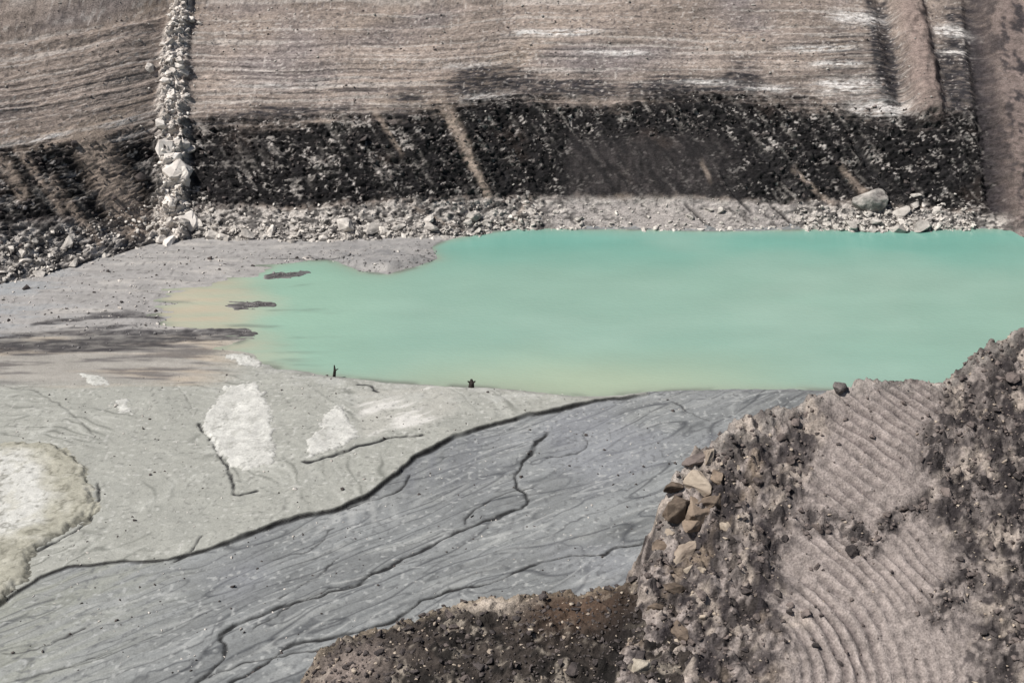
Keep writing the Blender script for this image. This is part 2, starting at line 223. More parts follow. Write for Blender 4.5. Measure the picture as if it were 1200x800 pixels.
M_dark = rockmat('coal_clod', (.10, .085, .08), (.03, .027, .028), 1.6)
M_clod = rockmat('earth_clod', (.20, .165, .15), (.07, .06, .058), 1.4)
M_brown = rockmat('brown_rock', (.25, .195, .15), (.07, .055, .045), 1.1, (.55, .52, .47))
M_tan = rockmat('tan_rock', (.42, .36, .29), (.20, .16, .13), .9)

def water_mat():
    m, nt, b = nodes('turquoise_water'); N = nt.nodes.new; lk = nt.links.new
    at = N('ShaderNodeAttribute'); at.attribute_name = 'Col'
    tc = N('ShaderNodeTexCoord'); mp = N('ShaderNodeMapping'); mp.inputs['Scale'].default_value = (1, 2.2, 1); lk(tc.outputs['Object'], mp.inputs['Vector'])
    n0 = N('ShaderNodeTexNoise'); n0.inputs['Scale'].default_value = .09; n0.inputs['Detail'].default_value = 5; lk(mp.outputs[0], n0.inputs['Vector'])
    r = N('ShaderNodeMapRange'); r.inputs['From Min'].default_value = .3; r.inputs['From Max'].default_value = .7; r.inputs['To Min'].default_value = .95; r.inputs['To Max'].default_value = 1.05
    lk(n0.outputs['Fac'], r.inputs['Value'])
    vm = N('ShaderNodeVectorMath'); vm.operation = 'SCALE'; lk(at.outputs['Color'], vm.inputs[0]); lk(r.outputs[0], vm.inputs['Scale']); lk(vm.outputs[0], b.inputs['Base Color'])
    n1 = N('ShaderNodeTexNoise'); n1.inputs['Scale'].default_value = 1.6; n1.inputs['Detail'].default_value = 4; lk(mp.outputs[0], n1.inputs['Vector'])
    bp = N('ShaderNodeBump'); bp.inputs['Strength'].default_value = .25; bp.inputs['Distance'].default_value = .12; lk(n1.outputs['Fac'], bp.inputs['Height'])
    lk(bp.outputs['Normal'], b.inputs['Normal']); b.inputs['Roughness'].default_value = .07; b.inputs['IOR'].default_value = 1.33; b.inputs['Specular IOR Level'].default_value = .5
    return m
M_water = water_mat()

# ================================================================== cut slope behind the pond
BASE = [(-140, 128), (-90, 132), (-60, 139), (-52, 144.5), (-46.5, 150), (-42.5, 155.5), (-38, 157), (-26, 156.3), (-11, 156.6), (-4, 158.5), (0, 160.3), (20, 160.3), (45, 160.6), (58, 160.8), (60.5, 159.8), (65.5, 152), (69, 148), (75, 147), (140, 140)]
bx, by = np.array(BASE, float).T
def base_y(x): return np.interp(x, bx, by)
xs = axis(-78, 80, .15, (-300, 300), 1.3)
ss = np.concatenate([np.arange(-3, 34, .1), 34+np.cumsum(.1*1.25**np.arange(1, 28))]).astype(f32)
ss = ss[ss < 400]
S, X = np.meshgrid(ss, xs, indexing='ij')
yb = np.interp(X, xs, np.convolve(np.pad(base_y(xs), 12, mode='edge'), np.ones(25)/25, 'valid')).astype(f32)
warp = fbm(X*.05, S*.06, 3, 11)
# profile along the slope: rubble toe, steep coal seam, long graded slope, plateau far above
def along(pts, X): P = np.array(pts); return np.interp(X, P[:, 0], P[:, 1]).astype(f32)
seam0 = along(SEAM_BOT, X)+.3*fbm(X*.3, S*0, 3, 21)
seam1 = along(SEAM_TOP, X)
py_ = np.interp(S, [-3, 0, 4, 17, 70, 90, 500], [-2.5, 0, 3.4, 12.6, 55.5, 74, 480]).astype(f32)
pz_ = np.interp(S, [-3, 0, 4, 17, 70, 90, 500], [-1.6, 0, 2.1, 11.3, 42, 46, 60]).astype(f32)
ny, nz = -.62, .78                                              # outward from the slope
D = .8*fbm(X*.06, S*.07, 3, 2)+.25*fbm(X*.3, S*.3, 3, 3)
seam = sstep(-.7, .7, S-seam0-1.1*fbm(X*.5, S*.5, 4, 31))*(1-sstep(-1.3, 1.7, S-seam1-3.4*fbm(X*.07, S*1.0, 5, 32, .62)-1.4*fbm(X*.8, S*1.2, 3, 33)))
up = sstep(-.5, 1.5, S-seam1)
toe = 1-sstep(-.5, .5, S-seam0)
Z0 = pz_
# two rounded buttresses at the right, the second one nearer
def axis_x(pts): P = np.array(sorted(pts, key=lambda q: q[1])); return np.interp(S, P[:, 1], P[:, 0]).astype(f32)
def butt(pts, w): c = axis_x(pts)+.5*fbm(S*.15, S*0+pts[0][0], 3, 51)+.4*fbm(X*.4, S*.4, 3, 54); return np.exp(-((X-c)/w)**4)
b1 = butt(BUTT[0], 1.9)*sstep(14, 18, S); b2 = butt(BUTT[1], 3.1)
# grader lines: contour steps of uneven strength and spacing
wob = .30*warp+.22*fbm(X*.035, Z0*.25, 3, 5)+.05*fbm(X*.5, Z0*1.5, 2, 15)
zl = Z0+wob
g1 = perlin(X*.01, zl*1.55, 6); g2 = perlin(X*.02, zl*3.4, 16); g3 = perlin(X*.05, zl*6.5, 17)
reg = np.cos(zl*2*np.pi/.66)
lstr = up*np.clip(.62+.9*fbm(X*.04, S*.14, 3, 18), .05, 1.15)*(1-.8*sstep(25.5, 30, S+2.5*fbm(X*.05, S*.1, 2, 19)))
lines = .40*reg+.95*g2+.75*g3
lstr = lstr*(1-.85*np.maximum(b1, b2))
fr = (zl/.60+.55*g2+.25*fbm(X*.12, zl*.8, 3, 14)) % 1; saw = np.where(fr < .78, fr/.78, (1-fr)/.22)-.5
fr2 = (zl/.31+.7*g3) % 1; saw2 = np.where(fr2 < .7, fr2/.7, (1-fr2)/.3)-.5
lbrk = sstep(-.45, .15, perlin(X*.12, zl*1.7, 13)+.4*perlin(X*.5, zl*3, 12))
D -= lstr*lbrk*(.15*saw+.05*saw2)
D += lstr*.06*lines+up*.18*g1
D += up*(.10*fbm(X*.9, S*1.8, 4, 7)+.06*fbm(X*3, S*4.5, 3, 8))
# coal: broken blocky ledges and downhill runnels leaning to the right
u = X+S*.62; v = S-X*.35
w1, w2, wid = worley(X*.5+.5*fbm(X*.4, S*.4, 2, 41), S*.7+.4*fbm(X*.4, S*.4, 2, 42), 3)
w3, w4, wid2 = worley(X*1.3, S*1.7, 5)
w5, w6, wid3 = worley(X*2.6, S*3.2, 6)
smoothseam = sstep(5, 8, X)*(1-sstep(24, 31, X))*(1-sstep(11.5, 15.5, S+1.5*fbm(X*.3, S*.3, 3, 40)))       # even dark face right of the centre
rough = seam*(1-.88*smoothseam)
D += rough*(.38*(wid-.5)*sstep(0, .25, w2)+.34*(wid2-.5)*sstep(0, .2, w4)+.26*(wid3-.5)+.40*ridged(u*.4, v*.12, 4, 43)+.22*fbm(X*.4, S*1.6, 4, 50)-.2)
tb = 1-.75*sstep(3, 6, X)*(1-sstep(31, 37, X))
D += tb*toe*(.45*(wid2-.5)+.3*(wid3-.5)+.35*fbm(X*.9, S*.9, 4, 44))
D += b1*1.7*(1+.25*fbm(X*.5, S*.3, 3, 52))+b2*1.6*(1+.3*fbm(X*.5, S*.3, 3, 53))
# chutes of fine pale spoil that cross the coal, dark runnels, and the white rubble spine
def run(A, B, w0, w1, k, sd):
    (x0, s0), (x1, s1) = A, B
    tt = np.clip((s0-S)/(s0-s1), 0, 1); c = x0+(x1-x0)*tt+.3*fbm(S*.5, S*0+x0, 3, sd)
    return k*np.exp(-(np.abs(X-c)/(w0+(w1-w0)*tt))**3)*sstep(s0+1.2, s0-.8, S)*sstep(s1-1, s1+.8, S)
ch = np.zeros(X.shape, f32)
for A, B, w0, w1_, k in CHUTES: ch = np.maximum(ch, run(A, B, w0, w1_, k, 61))
ch = ch*np.clip(1+.9*fbm(u*.8, v*.5, 4, 62), 0, 1.1)
rn = np.zeros(X.shape, f32)
for A, B, w0 in DARKRUN: rn = np.maximum(rn, run(A, B, w0, w0, 1, 65))
D -= .8*np.exp(-((X-axis_x(BUTT[1])+3.9)/1.3)**4)*sstep(2, 5, S)+.9*np.exp(-((X-axis_x(BUTT[0])+3.2)/1.3)**2)*sstep(15, 18, S)
D = D*(1-.7*ch)+.12*ch-.35*rn
spx = axis_x(SPINE)+.35*fbm(S*.3, S*0, 3, 63)
spw = 2.0-.022*np.minimum(S, 45)+.3*perlin(S*.35, S*0+3, 66)
spine = np.exp(-(np.abs(X-spx)/spw)**5)*sstep(-.8, 1.0, S)
D += spine*(.9+.5*fbm(X*.6, S*.5, 3, 64)+.8*(wid2-.5)*sstep(0, .25, w4)+.45*(wid3-.5)-.5*sstep(.16, .0, w4))
fade = sstep(-3, -.5, S)
WY = yb+py_+D*ny*fade; WZ = pz_+D*nz*fade
# the colours of the strata, with some painted shade
C = np.zeros(X.shape+(3,), f32)+np.array((.285, .238, .208), f32)
lay = perlin(X*.012+warp*.4, Z0*1.1+.35*warp, 71)
lay2 = perlin(X*.03, zl*4.2, 72); lay3 = perlin(X*.06, zl*9., 70)
sweep = fbm((X-S*1.5)*.05, S*.03, 3, 69)                        # broad bands raking across the grader lines
C = C*(1+.2*lay+.35*fbm(X*.05, S*.09, 4, 37)+up*(.5+.5*lstr)*(.30*lay2+.22*lay3)+.30*sweep)[..., None]
C = mixc(C, (.31, .25, .20), sstep(.05, .45, sweep+.5*fbm(X*.04, S*.12, 3, 73))*.6)      # tan patches
C = mixc(C, (.19, .172, .18), sstep(.0, .5, fbm(X*.05+9, S*.1, 3, 74))*.6)       # cool grey patches
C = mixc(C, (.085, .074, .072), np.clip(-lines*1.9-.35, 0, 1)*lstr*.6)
C = mixc(C, (.075, .066, .066), sstep(.74, .84, fr)*lstr*lbrk*.9); C = mixc(C, (.40, .36, .33), sstep(.45, .72, fr)*(fr < .78)*lstr*lbrk*.35)  # ledge risers darkened as painted shade, pale just below them
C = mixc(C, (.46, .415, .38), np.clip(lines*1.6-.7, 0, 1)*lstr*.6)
wh = sstep(.3, .5, perlin(X*.05, zl*2.6, 75)+.35*fbm(X*.7, S*2, 3, 76))*up
C = mixc(C, (.50, .47, .44), wh*.4)
brk = np.clip(.62+.9*perlin(X*.35, S*3.2, 77)+.7*perlin(X*1.5, S*4, 68), 0, 1)
whp = np.zeros(X.shape, f32); dkp = whp.copy()
for x, s, rx, rs, k in WHITES: whp += k*np.exp(-np.abs((X-x)/rx)**3-((S-s)/rs)**2)
for x, s, rx, rs, k in DARKS: dkp += k*np.exp(-np.abs((X-x)/rx)**3-np.abs((S-s)/rs)**3)
dkn = sstep(-.12, .22, .6*perlin(X*.10, zl*3.6, 67)+.5*fbm(X*.6, S*2.2, 4, 78))
C = mixc(C, (.03, .029, .033), np.clip(dkp*dkp*.75+dkp*1.1*dkn, 0, 1)*np.clip(.88-.9*fbm(X*.8, S*2.4, 4, 97), .2, .97))
C = mixc(C, (.62, .60, .58), np.clip(whp*1.6, 0, 1)*brk)
C *= (1+.28*fbm(X*.8, S*1.4, 4, 79)+.20*perlin(X*2.8, S*3.8, 80))[..., None]
spk = sstep(.42, .58, perlin(X*2.0, S*2.4, 26)+.3*perlin(X*.2, S*.3, 27)); C = mixc(C, (.085, .075, .078), spk*.6); spk = sstep(.45, .6, perlin(X*2.2+5, S*2.6, 28)+.3*perlin(X*.2, S*.3, 29)); C = mixc(C, (.50, .465, .435), spk*.5)
coal = np.zeros_like(C)+np.array((.012, .0115, .012), f32)
hz_ = fbm(X*.25+S*.1, S*1.1, 3, 46); grey = sstep(.20, .38, .55*fbm(u*.55, v*.25, 4, 81)+.6*hz_*sstep(-8, -14, X)+.35*hz_+.45*fbm(X*1.2, S*1.7, 3, 82)+.35*perlin(X*3, S*4, 60))*(1-.6*smoothseam)
coal = mixc(coal, (.34, .315, .295), grey*(.5+.42*sstep(-.2, .3, fbm(X*.1, S*.25, 3, 35))))
coal = mixc(coal, (.50, .465, .44), sstep(.38, .58, fbm(u*.9, v*.5, 3, 59)+.5*perlin(X*2.4, S*3, 58))*(1-.7*smoothseam)*.8)
coal = mixc(coal, (.058, .051, .051), smoothseam*.7*(.7+.8*fbm(X*1.5, S*.5, 3, 83)))
strk = sstep(.2, .55, perlin(u*1.4, v*.14, 84)+.35*perlin(X*2, S*2, 85)); coal = mixc(coal, (.25, .232, .215), strk*.5*(1-.7*smoothseam)*sstep(-.25, .3, fbm(X*.12, S*.1, 3, 34)))
coal = mixc(coal, (.06, .045, .038), sstep(.2, .6, fbm(X*.12, S*.15, 3, 86))*.35)
coal = mixc(coal, (.016, .015, .016), sstep(.0, .35, perlin(u*.8, v*.2, 57)+.4*perlin(X*1.6, S*2, 56))*.7)
C = C*(1-seam[..., None])+coal*seam[..., None]
tcol = mixc(np.zeros_like(C)+np.array((.46, .43, .40), f32), (.05, .047, .047), sstep(-.22, .18, fbm(X*.6, S*.9, 4, 87)+.5*perlin(X*1.9, S*2.3, 55)+.4*perlin(u*1.3, v*.4, 48)*(X < -40))*.88)
band = sstep(3, 6, X)*(1-sstep(31, 37, X)); tcol = mixc(tcol, (.33, .305, .29), band*.75*(1-sstep(.0, .4, perlin(u*.5, v*.1, 88)+.5*perlin(X*1.5, S*2, 53)))+.15*band); tcol = mixc(tcol, (.03, .028, .028), band*np.clip(1-np.abs(perlin(u*.45+.5*fbm(X, S, 3, 49), v*.10, 47))/.08, 0, 1)*.9)
tcol = mixc(tcol, (.03, .028, .029), sstep(1.2, .2, S+.8*fbm(X*.5, S*.5, 3, 23))*sstep(6, 2, X)*.8)  # shadow line along the foot, painted into the toe colour
tcol = mixc(tcol, (.05, .046, .046), sstep(-38, -46, X)*sstep(-.1, .25, fbm(u*.6, v*.3, 4, 36))*.7)
C = C*(1-toe[..., None])+tcol*toe[..., None]
C = mixc(C, (.025, .024, .025), np.clip(rn, 0, 1)*.9)
C = mixc(C, (.33, .27, .225), ch*.95)
bt = np.maximum(b1, b2*.95)*(1-.4*sstep(0, .5, fbm(X*.8, S*.4, 4, 89)))
C = mixc(C, (.24, .19, .17), bt)
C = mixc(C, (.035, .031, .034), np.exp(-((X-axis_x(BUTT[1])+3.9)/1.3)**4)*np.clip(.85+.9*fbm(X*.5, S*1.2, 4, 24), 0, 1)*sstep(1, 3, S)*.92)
C = mixc(C, (.13, .105, .10), b2*.7)
C = mixc(C, (.25, .20, .18), b2*np.clip(1-np.abs(X-axis_x(BUTT[1])-.6+.8*fbm(S*.2, X*.2, 3, 94))/1.1, 0, 1)*.8)
C *= (1+.3*np.maximum(b1, b2)*fbm(X*1.5, S*.8, 4, 93))[..., None]
C = mixc(C, (.03, .028, .032), b2*sstep(-.05, .3, fbm(X*.9, S*.25, 4, 91)+.3*perlin(X*2, S*1.5, 95))*.9)
C = mixc(C, (.66, .61, .56), spine*np.clip(.75+1.5*fbm(X*.9, S*.9, 3, 92), 0.1, 1)); C = mixc(C, (.05, .045, .045), np.exp(-((np.abs(X-spx)-spw-.25)/.35)**2)*sstep(-.5, .6, fbm(S*.6, X*.1, 3, 96))*sstep(-.8, 1, S)*.7)
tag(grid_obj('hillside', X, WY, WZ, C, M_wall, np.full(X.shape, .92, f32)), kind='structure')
SPS = np.array(sorted(SPINE, key=lambda q: q[1]))
def spine_x(s): return float(np.interp(s, SPS[:, 1], SPS[:, 0]))
wall_grid = (xs, ss, WY, WZ)
def wall_pt(x, s):
    i = int(np.clip(np.searchsorted(ss, s), 0, len(ss)-1)); j = int(np.clip(np.searchsorted(xs, x), 0, len(xs)-1))
    return Vector((float(xs[j]), float(WY[i, j]), float(WZ[i, j])))

# ================================================================== pit floor
def floor_z(X, Y, want=False):
    wx = X+.5*fbm(X*.25, Y*.25, 3, 101)+.10*fbm(X*1.6, Y*1.6, 3, 102); wy = Y+.5*fbm(X*.25, Y*.25, 3, 103)+.10*fbm(X*1.6, Y*1.6, 3, 104)
    wx2 = X+.35*fbm(X*.35, Y*.35, 3, 105); wy2 = Y+.35*fbm(X*.35, Y*.35, 3, 106)
    lx = sstep(-18, -27, X); sp = sdist(wx+lx*7*fbm(X*.12, Y*.5, 4, 98), wy+lx*1.6*fbm(X*.15, Y*.5, 4, 99), POND)
    su = sdist(wx2, wy2, UPPER)
    upz = .62+.10*fbm(X*.12, Y*.12, 4, 111)+.08*fbm(X*.7, Y*.7, 4, 112)
    a = X*.80+Y*.60; b = -X*.60+Y*.80                               # along and across the run-off
    b = b+1.2*fbm(a*.08, b*.1, 3, 113)
    flow = fbm(a*.16, b*1.1, 4, 114)
    loz = .22+.15*flow+.05*fbm(a*.25, b*1.8, 4, 115)+.05*fbm(X*.1, Y*.1, 3, 116)
    sw = .15
    t = sstep(-sw, .08, su)
    lev = loz*(1-t)+upz*t
    shallow = sstep(-24, -34, X)                                       # silted arm on the left
    beach = np.clip(-sp, 0, 9)
    shore = sstep(-.05, 1.6+2.5*lx, beach)*(1-.55*lx)
    z = np.where(sp > 0, -np.minimum(sp*.25, 2.), lev*shore)
    streak = fbm(X*.09, Y*.45, 5, 117, .6)
    z = np.where(X < -24, mix(z, np.where(sp > 0, z, np.minimum(z, .10+.10*streak+.02*beach)), sstep(-24, -30, X)*sstep(117.5, 120.5, Y+1.5*streak)*sstep(131, 127, Y)), z)
    dm = np.zeros(X.shape, f32)
    for pts, w, k in DARKMUD: dm = np.maximum(dm, k*near_line(X+4*fbm(X*.1, Y*.3, 3, 118), Y+1.6*streak, pts, w))
    dmk = dm*np.clip(1.0+1.4*streak+.5*fbm(X*.3, Y*1.2, 3, 119), 0, 1.15)
    z = np.where(dmk > .1, np.maximum(z, mix(z, .06+.08*streak+.10*fbm(X*1.2, Y*.9, 3, 183), sstep(.2, .6, dmk))), z)
    ck = np.zeros(X.shape, f32)
    cw = np.clip(.85+1.3*fbm(X*.3, Y*.3, 3, 109), .4, 2.)**-2; wx3 = wx2+.45*fbm(X*.45, Y*.45, 3, 110); wy3 = wy2+.45*fbm(X*.45+40, Y*.45, 3, 110)
    for pts, w, dep, k in CRACKS:
        g = near_line(wx3, wy3, chaikin(pts), w*1.05, 9)**cw; z = z-dep*g; ck = np.maximum(ck, k*g)
    if not want: return z
    return z, sp, su, t, flow, streak, dmk, ck, a, b, shallow, shore
fx = axis(-62, 42, .12, (-300, 300), 1.3); fy = np.concatenate([axis(74, 121, .10, (20, 74), 1.3), np.arange(121.15, 166, .17)]).astype(f32)
fy = fy[fy < 170]; fy = np.unique(fy)
Xf, Yf = np.meshgrid(fx, fy)
z, sp, su, t, flow, streak, dmk, ck, a, b, shallow, shore = floor_z(Xf, Yf, True)
C = np.zeros(Xf.shape+(3,), f32)+np.array((.214, .224, .226), f32)       # blue-grey run-off
C *= (1+.28*flow+.16*fbm(a*.12, b*1.5, 4, 121)+.08*fbm(Xf*1.5, Yf*1.8, 3, 120)+.42*fbm(a*.06, b*.25, 4, 130))[..., None]
C = mixc(C, (.34, .35, .34), sstep(.1, .5, fbm(a*.12+5, b*.6, 4, 122))*.55)
C = mixc(C, (.15, .16, .165), sstep(.15, .5, fbm(a*.10+15, b*.9, 4, 123))*.5)
C = mixc(C, (.33, .335, .29), sstep(-18, -40, Xf)*sstep(100, 85, Yf)*.4)
upc = np.zeros_like(C)+np.array((.328, .332, .302), f32)
upc *= (1+.12*fbm(Xf*.3, Yf*.3, 4, 124)+.09*fbm(Xf*1.4, Yf*1.6, 4, 125))[..., None]
def veins(p, q, w, sd): return np.clip(1-np.abs(perlin(p, q, sd))/w, 0, 1)
qx = Xf+1.6*fbm(Xf*.15, Yf*.15, 3, 136); qy = Yf+1.6*fbm(Xf*.15, Yf*.15, 3, 137)
gate = sstep(-.15, .3, fbm(Xf*.1, Yf*.1, 3, 138))
upc = mixc(upc, (.295, .30, .275), sstep(.05, .4, fbm(Xf*.18, Yf*.3, 4, 126))*.6)
ra = np.hypot(qx+45, (qy-96)*1.3)                              # flow arcs around the big crust
upc = mixc(upc, (.12, .125, .112), veins(ra*.42, np.arctan2(qy-96, qx+45)*2.2, .10, 139)*gate*.8)
upc = mixc(upc, (.45, .455, .42), veins(ra*.6+9, np.arctan2(qy-96, qx+45)*2.5, .16, 140)*gate*.7)
upc = mixc(upc, (.22, .225, .205), veins(qx*.35, qy*.6, .05, 147)*(1-gate)*.7)
pl = sstep(-.8, .8, sdist(Xf, Yf, PALE)+.8*fbm(Xf*.4, Yf*.5, 3, 148))
upc = mixc(upc, (.40, .395, .36), pl*.7); upc = mixc(upc, (.60, .59, .56), pl*sstep(.0, .35, fbm(a*.14, b*.6, 4, 127))*.9)
upc = mixc(upc, (.43, .40, .34), np.exp(-((Xf-2.5)/4)**2-((Yf-119)/1.6)**2)*.6)
upc = mixc(upc, (.42, .425, .40), sstep(-8, -2, sdist(Xf, Yf, POND))*sstep(.0, .3, fbm(Xf*.25, Yf*.6, 4, 149))*.6)
lv = veins(a*.10+.6*fbm(qx*.3, qy*.3, 3, 151), b*.55, .09, 152); lv2 = veins(a*.18+3, b*1.1, .12, 153); lv3 = veins(a*.06, b*.30+4, .05, 154)
lg = sstep(-.2, .3, fbm(a*.07, b*.2, 3, 155))
C = mixc(C, (.045, .049, .056), lv*lg*.75); C = mixc(C, (.07, .075, .08), lv2*(1-lg)*.65); C = mixc(C, (.04, .043, .05), lv3*.75)
C = mixc(C, (.42, .43, .42), veins(a*.15+8, b*.9+2, .18, 156)*sstep(-.1, .3, fbm(a*.1, b*.3, 3, 157))*.55)
C = mixc(C, (.24, .25, .275), sstep(.0, .4, fbm(Xf*.06, Yf*.06, 3, 158))*.5)
C = mixc(C, (.15, .158, .175), np.exp(-((Xf+6)/6)**2-((Yf-104)/6)**2)*np.clip(.6+1.2*perlin(Xf*.9+.3*fbm(Xf, Yf, 2, 180), Yf*.12, 181), 0, 1)*.55)
C = mixc(C, (.44, .45, .44), np.exp(-((Xf+13)/4)**2-((Yf-97.5)/3)**2)*np.clip(.3+1.2*perlin(Xf*1.3, Yf*.25+Xf*.5, 182), 0, 1)*.7)
C = mixc(C, (.33, .34, .295), sstep(-20, -34, Xf-.3*(Yf-85))*sstep(.2, -.3, flow)*.5)
spk = sstep(.50, .62, perlin(Xf*2.6, Yf*2.2, 159)+.3*perlin(Xf*.4, Yf*.4, 160)); C = mixc(C, (.12, .125, .13), spk*.6); upc = mixc(upc, (.15, .15, .14), spk*.5)
spk = sstep(.52, .64, perlin(Xf*2.4+7, Yf*2.1, 161)+.3*perlin(Xf*.3, Yf*.4, 162)); C = mixc(C, (.45, .46, .45), spk*.5); upc = mixc(upc, (.52, .52, .49), spk*.5)
C = C*(1-t[..., None])+upc*t[..., None]
beachc = np.zeros_like(C)+np.array((.31, .30, .292), f32); beachc *= (1+.26*fbm(Xf*.2, Yf*.9, 5, 128)+.22*fbm(Xf*1.5, Yf*1.2, 4, 129))[..., None]; beachc = mixc(beachc, (.44, .42, .395), sstep(.05, .4, fbm(Xf*.12, Yf*.5, 4, 163))*.6); beachc = mixc(beachc, (.12, .115, .115), sstep(.42, .6, perlin(Xf*1.6, Yf*1.1, 164))*.5)
far = sstep(127, 130.5, Yf+2*streak)*sstep(10, 0, Xf); C = C*(1-far[..., None])+beachc*far[..., None]
spit = np.exp(-((Xf+16)/9)**2-((Yf-151.5)/4.5)**2); C = mixc(C, (.17, .17, .175), spit*np.clip(.5+1.2*fbm(Xf*.5, Yf*.5, 4, 184), 0, 1)*.85)
C = mixc(C, (.28, .31, .335), far*sstep(-40, -58, Xf)*sstep(.0, .3, streak)*.6)
arm = sstep(-24, -31, Xf+2*streak)*sstep(117.5, 120, Yf+1.5*streak)*sstep(131.5, 127.5, Yf+1.5*streak)
armc = np.zeros_like(C)+np.array((.315, .30, .275), f32); armc *= (1+.25*fbm(Xf*.15, Yf*.8, 4, 165))[..., None]
armc = mixc(armc, (.42, .36, .29), sstep(-.1, .3, fbm(Xf*.07, Yf*.4, 3, 166))*.8)
armc = mixc(armc, (.115, .108, .108), sstep(.10, .38, fbm(Xf*.10, Yf*.75, 4, 167)+.10)*.8)
C = C*(1-arm[..., None])+armc*arm[..., None]
C = mixc(C, (.05, .047, .05), sstep(.25, .7, dmk)*.96*np.clip(.85+.6*fbm(Xf*.6, Yf*1.6, 3, 168), 0, 1))
scn = fbm(Xf*.35, Yf*.35, 3, 107); scarp_shade = np.exp(-((su+.04)/(.12+.06*np.clip(scn*1.5, -.6, 1.5)))**2)*sstep(14, 9, Xf)*np.clip(1.05+.8*fbm(Xf*.5, Yf*.5, 2, 108), .4, 1)
C = mixc(C, (.018, .018, .018), np.clip(scarp_shade*1.1, 0, 1))  # shade of the step face painted in as a near-black line
C = mixc(C, (.022, .023, .024), np.clip(ck*2.2, 0, 1)*np.clip(1.0+.9*fbm(Xf*.7, Yf*.7, 3, 170), .2, 1))
wet = np.exp(-(np.clip(-sp, 0, 9)/.3)**2); C = mixc(C, (.13, .135, .135), wet*np.clip(.5+.8*fbm(Xf*.3, Yf*.3, 3, 169), 0, 1)*.7*(Xf > -24))
rough = .9-.25*(1-t)*sstep(.0, .4, flow)*.4-.3*sstep(.2, .7, dmk)
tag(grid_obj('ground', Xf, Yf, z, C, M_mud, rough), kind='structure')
def gz(x, y): return float(floor_z(np.array([[x]], f32), np.array([[y]], f32))[0, 0])

# ------------------------------------------------------------------ pond
wxs = np.arange(-60, 80, .25, dtype=f32); wys = np.arange(112, 168, .25, dtype=f32)
Xw, Yw = np.meshgrid(wxs, wys); sp = sdist(Xw, Yw, POND)
C = np.zeros(Xw.shape+(3,), f32)+np.array((.235, .375, .31), f32)
C = mixc(C, (.14, .35, .295), sstep(142, 160, Yw+3*fbm(Xw*.04, Yw*.1, 3, 134))*.85)
C = mixc(C, (.295, .42, .355), sstep(-.1, .4, fbm(Xw*.035, Yw*.05, 4, 131))*.4)
C = mixc(C, (.37, .42, .30), sstep(130, 117, Yw+2*fbm(Xw*.08, Yw*.1, 3, 172))*sstep(-22, 0, Xw)*sstep(34, 12, Xw)*.75)
be = sstep(-20, -30, Xw+3*fbm(Xw*.1, Yw*.2, 3, 132)+.25*(Yw-128)); C = mixc(C, (.27, .43, .33), sstep(-8, -22, Xw)*.5)
C = mixc(C, (.44, .39, .30), be*.95*np.clip(.9+.5*fbm(Xw*.15, Yw*.6, 4, 175), 0, 1))
C = mixc(C, (.27, .31, .25), np.exp(-np.clip(sp+.5*fbm(Xw*.3, Yw*.3, 3, 176), 0, 9)/.9)*.75)
C = mixc(C, (.14, .15, .13), np.exp(-(np.clip(sp, 0, 9)/.45)**2)*sstep(-.1, .2, fbm(Xw*.2, Yw*.2, 3, 177))*.7)
C = mixc(C, (.12, .15, .135), sstep(.15, .45, fbm(Xw*.09, Yw*.5, 4, 178))*sstep(-14, -26, Xw)*.55)
tag(grid_obj('water', Xw, Yw, np.zeros_like(Xw), C, M_water, keep=sp > -4), kind='structure')

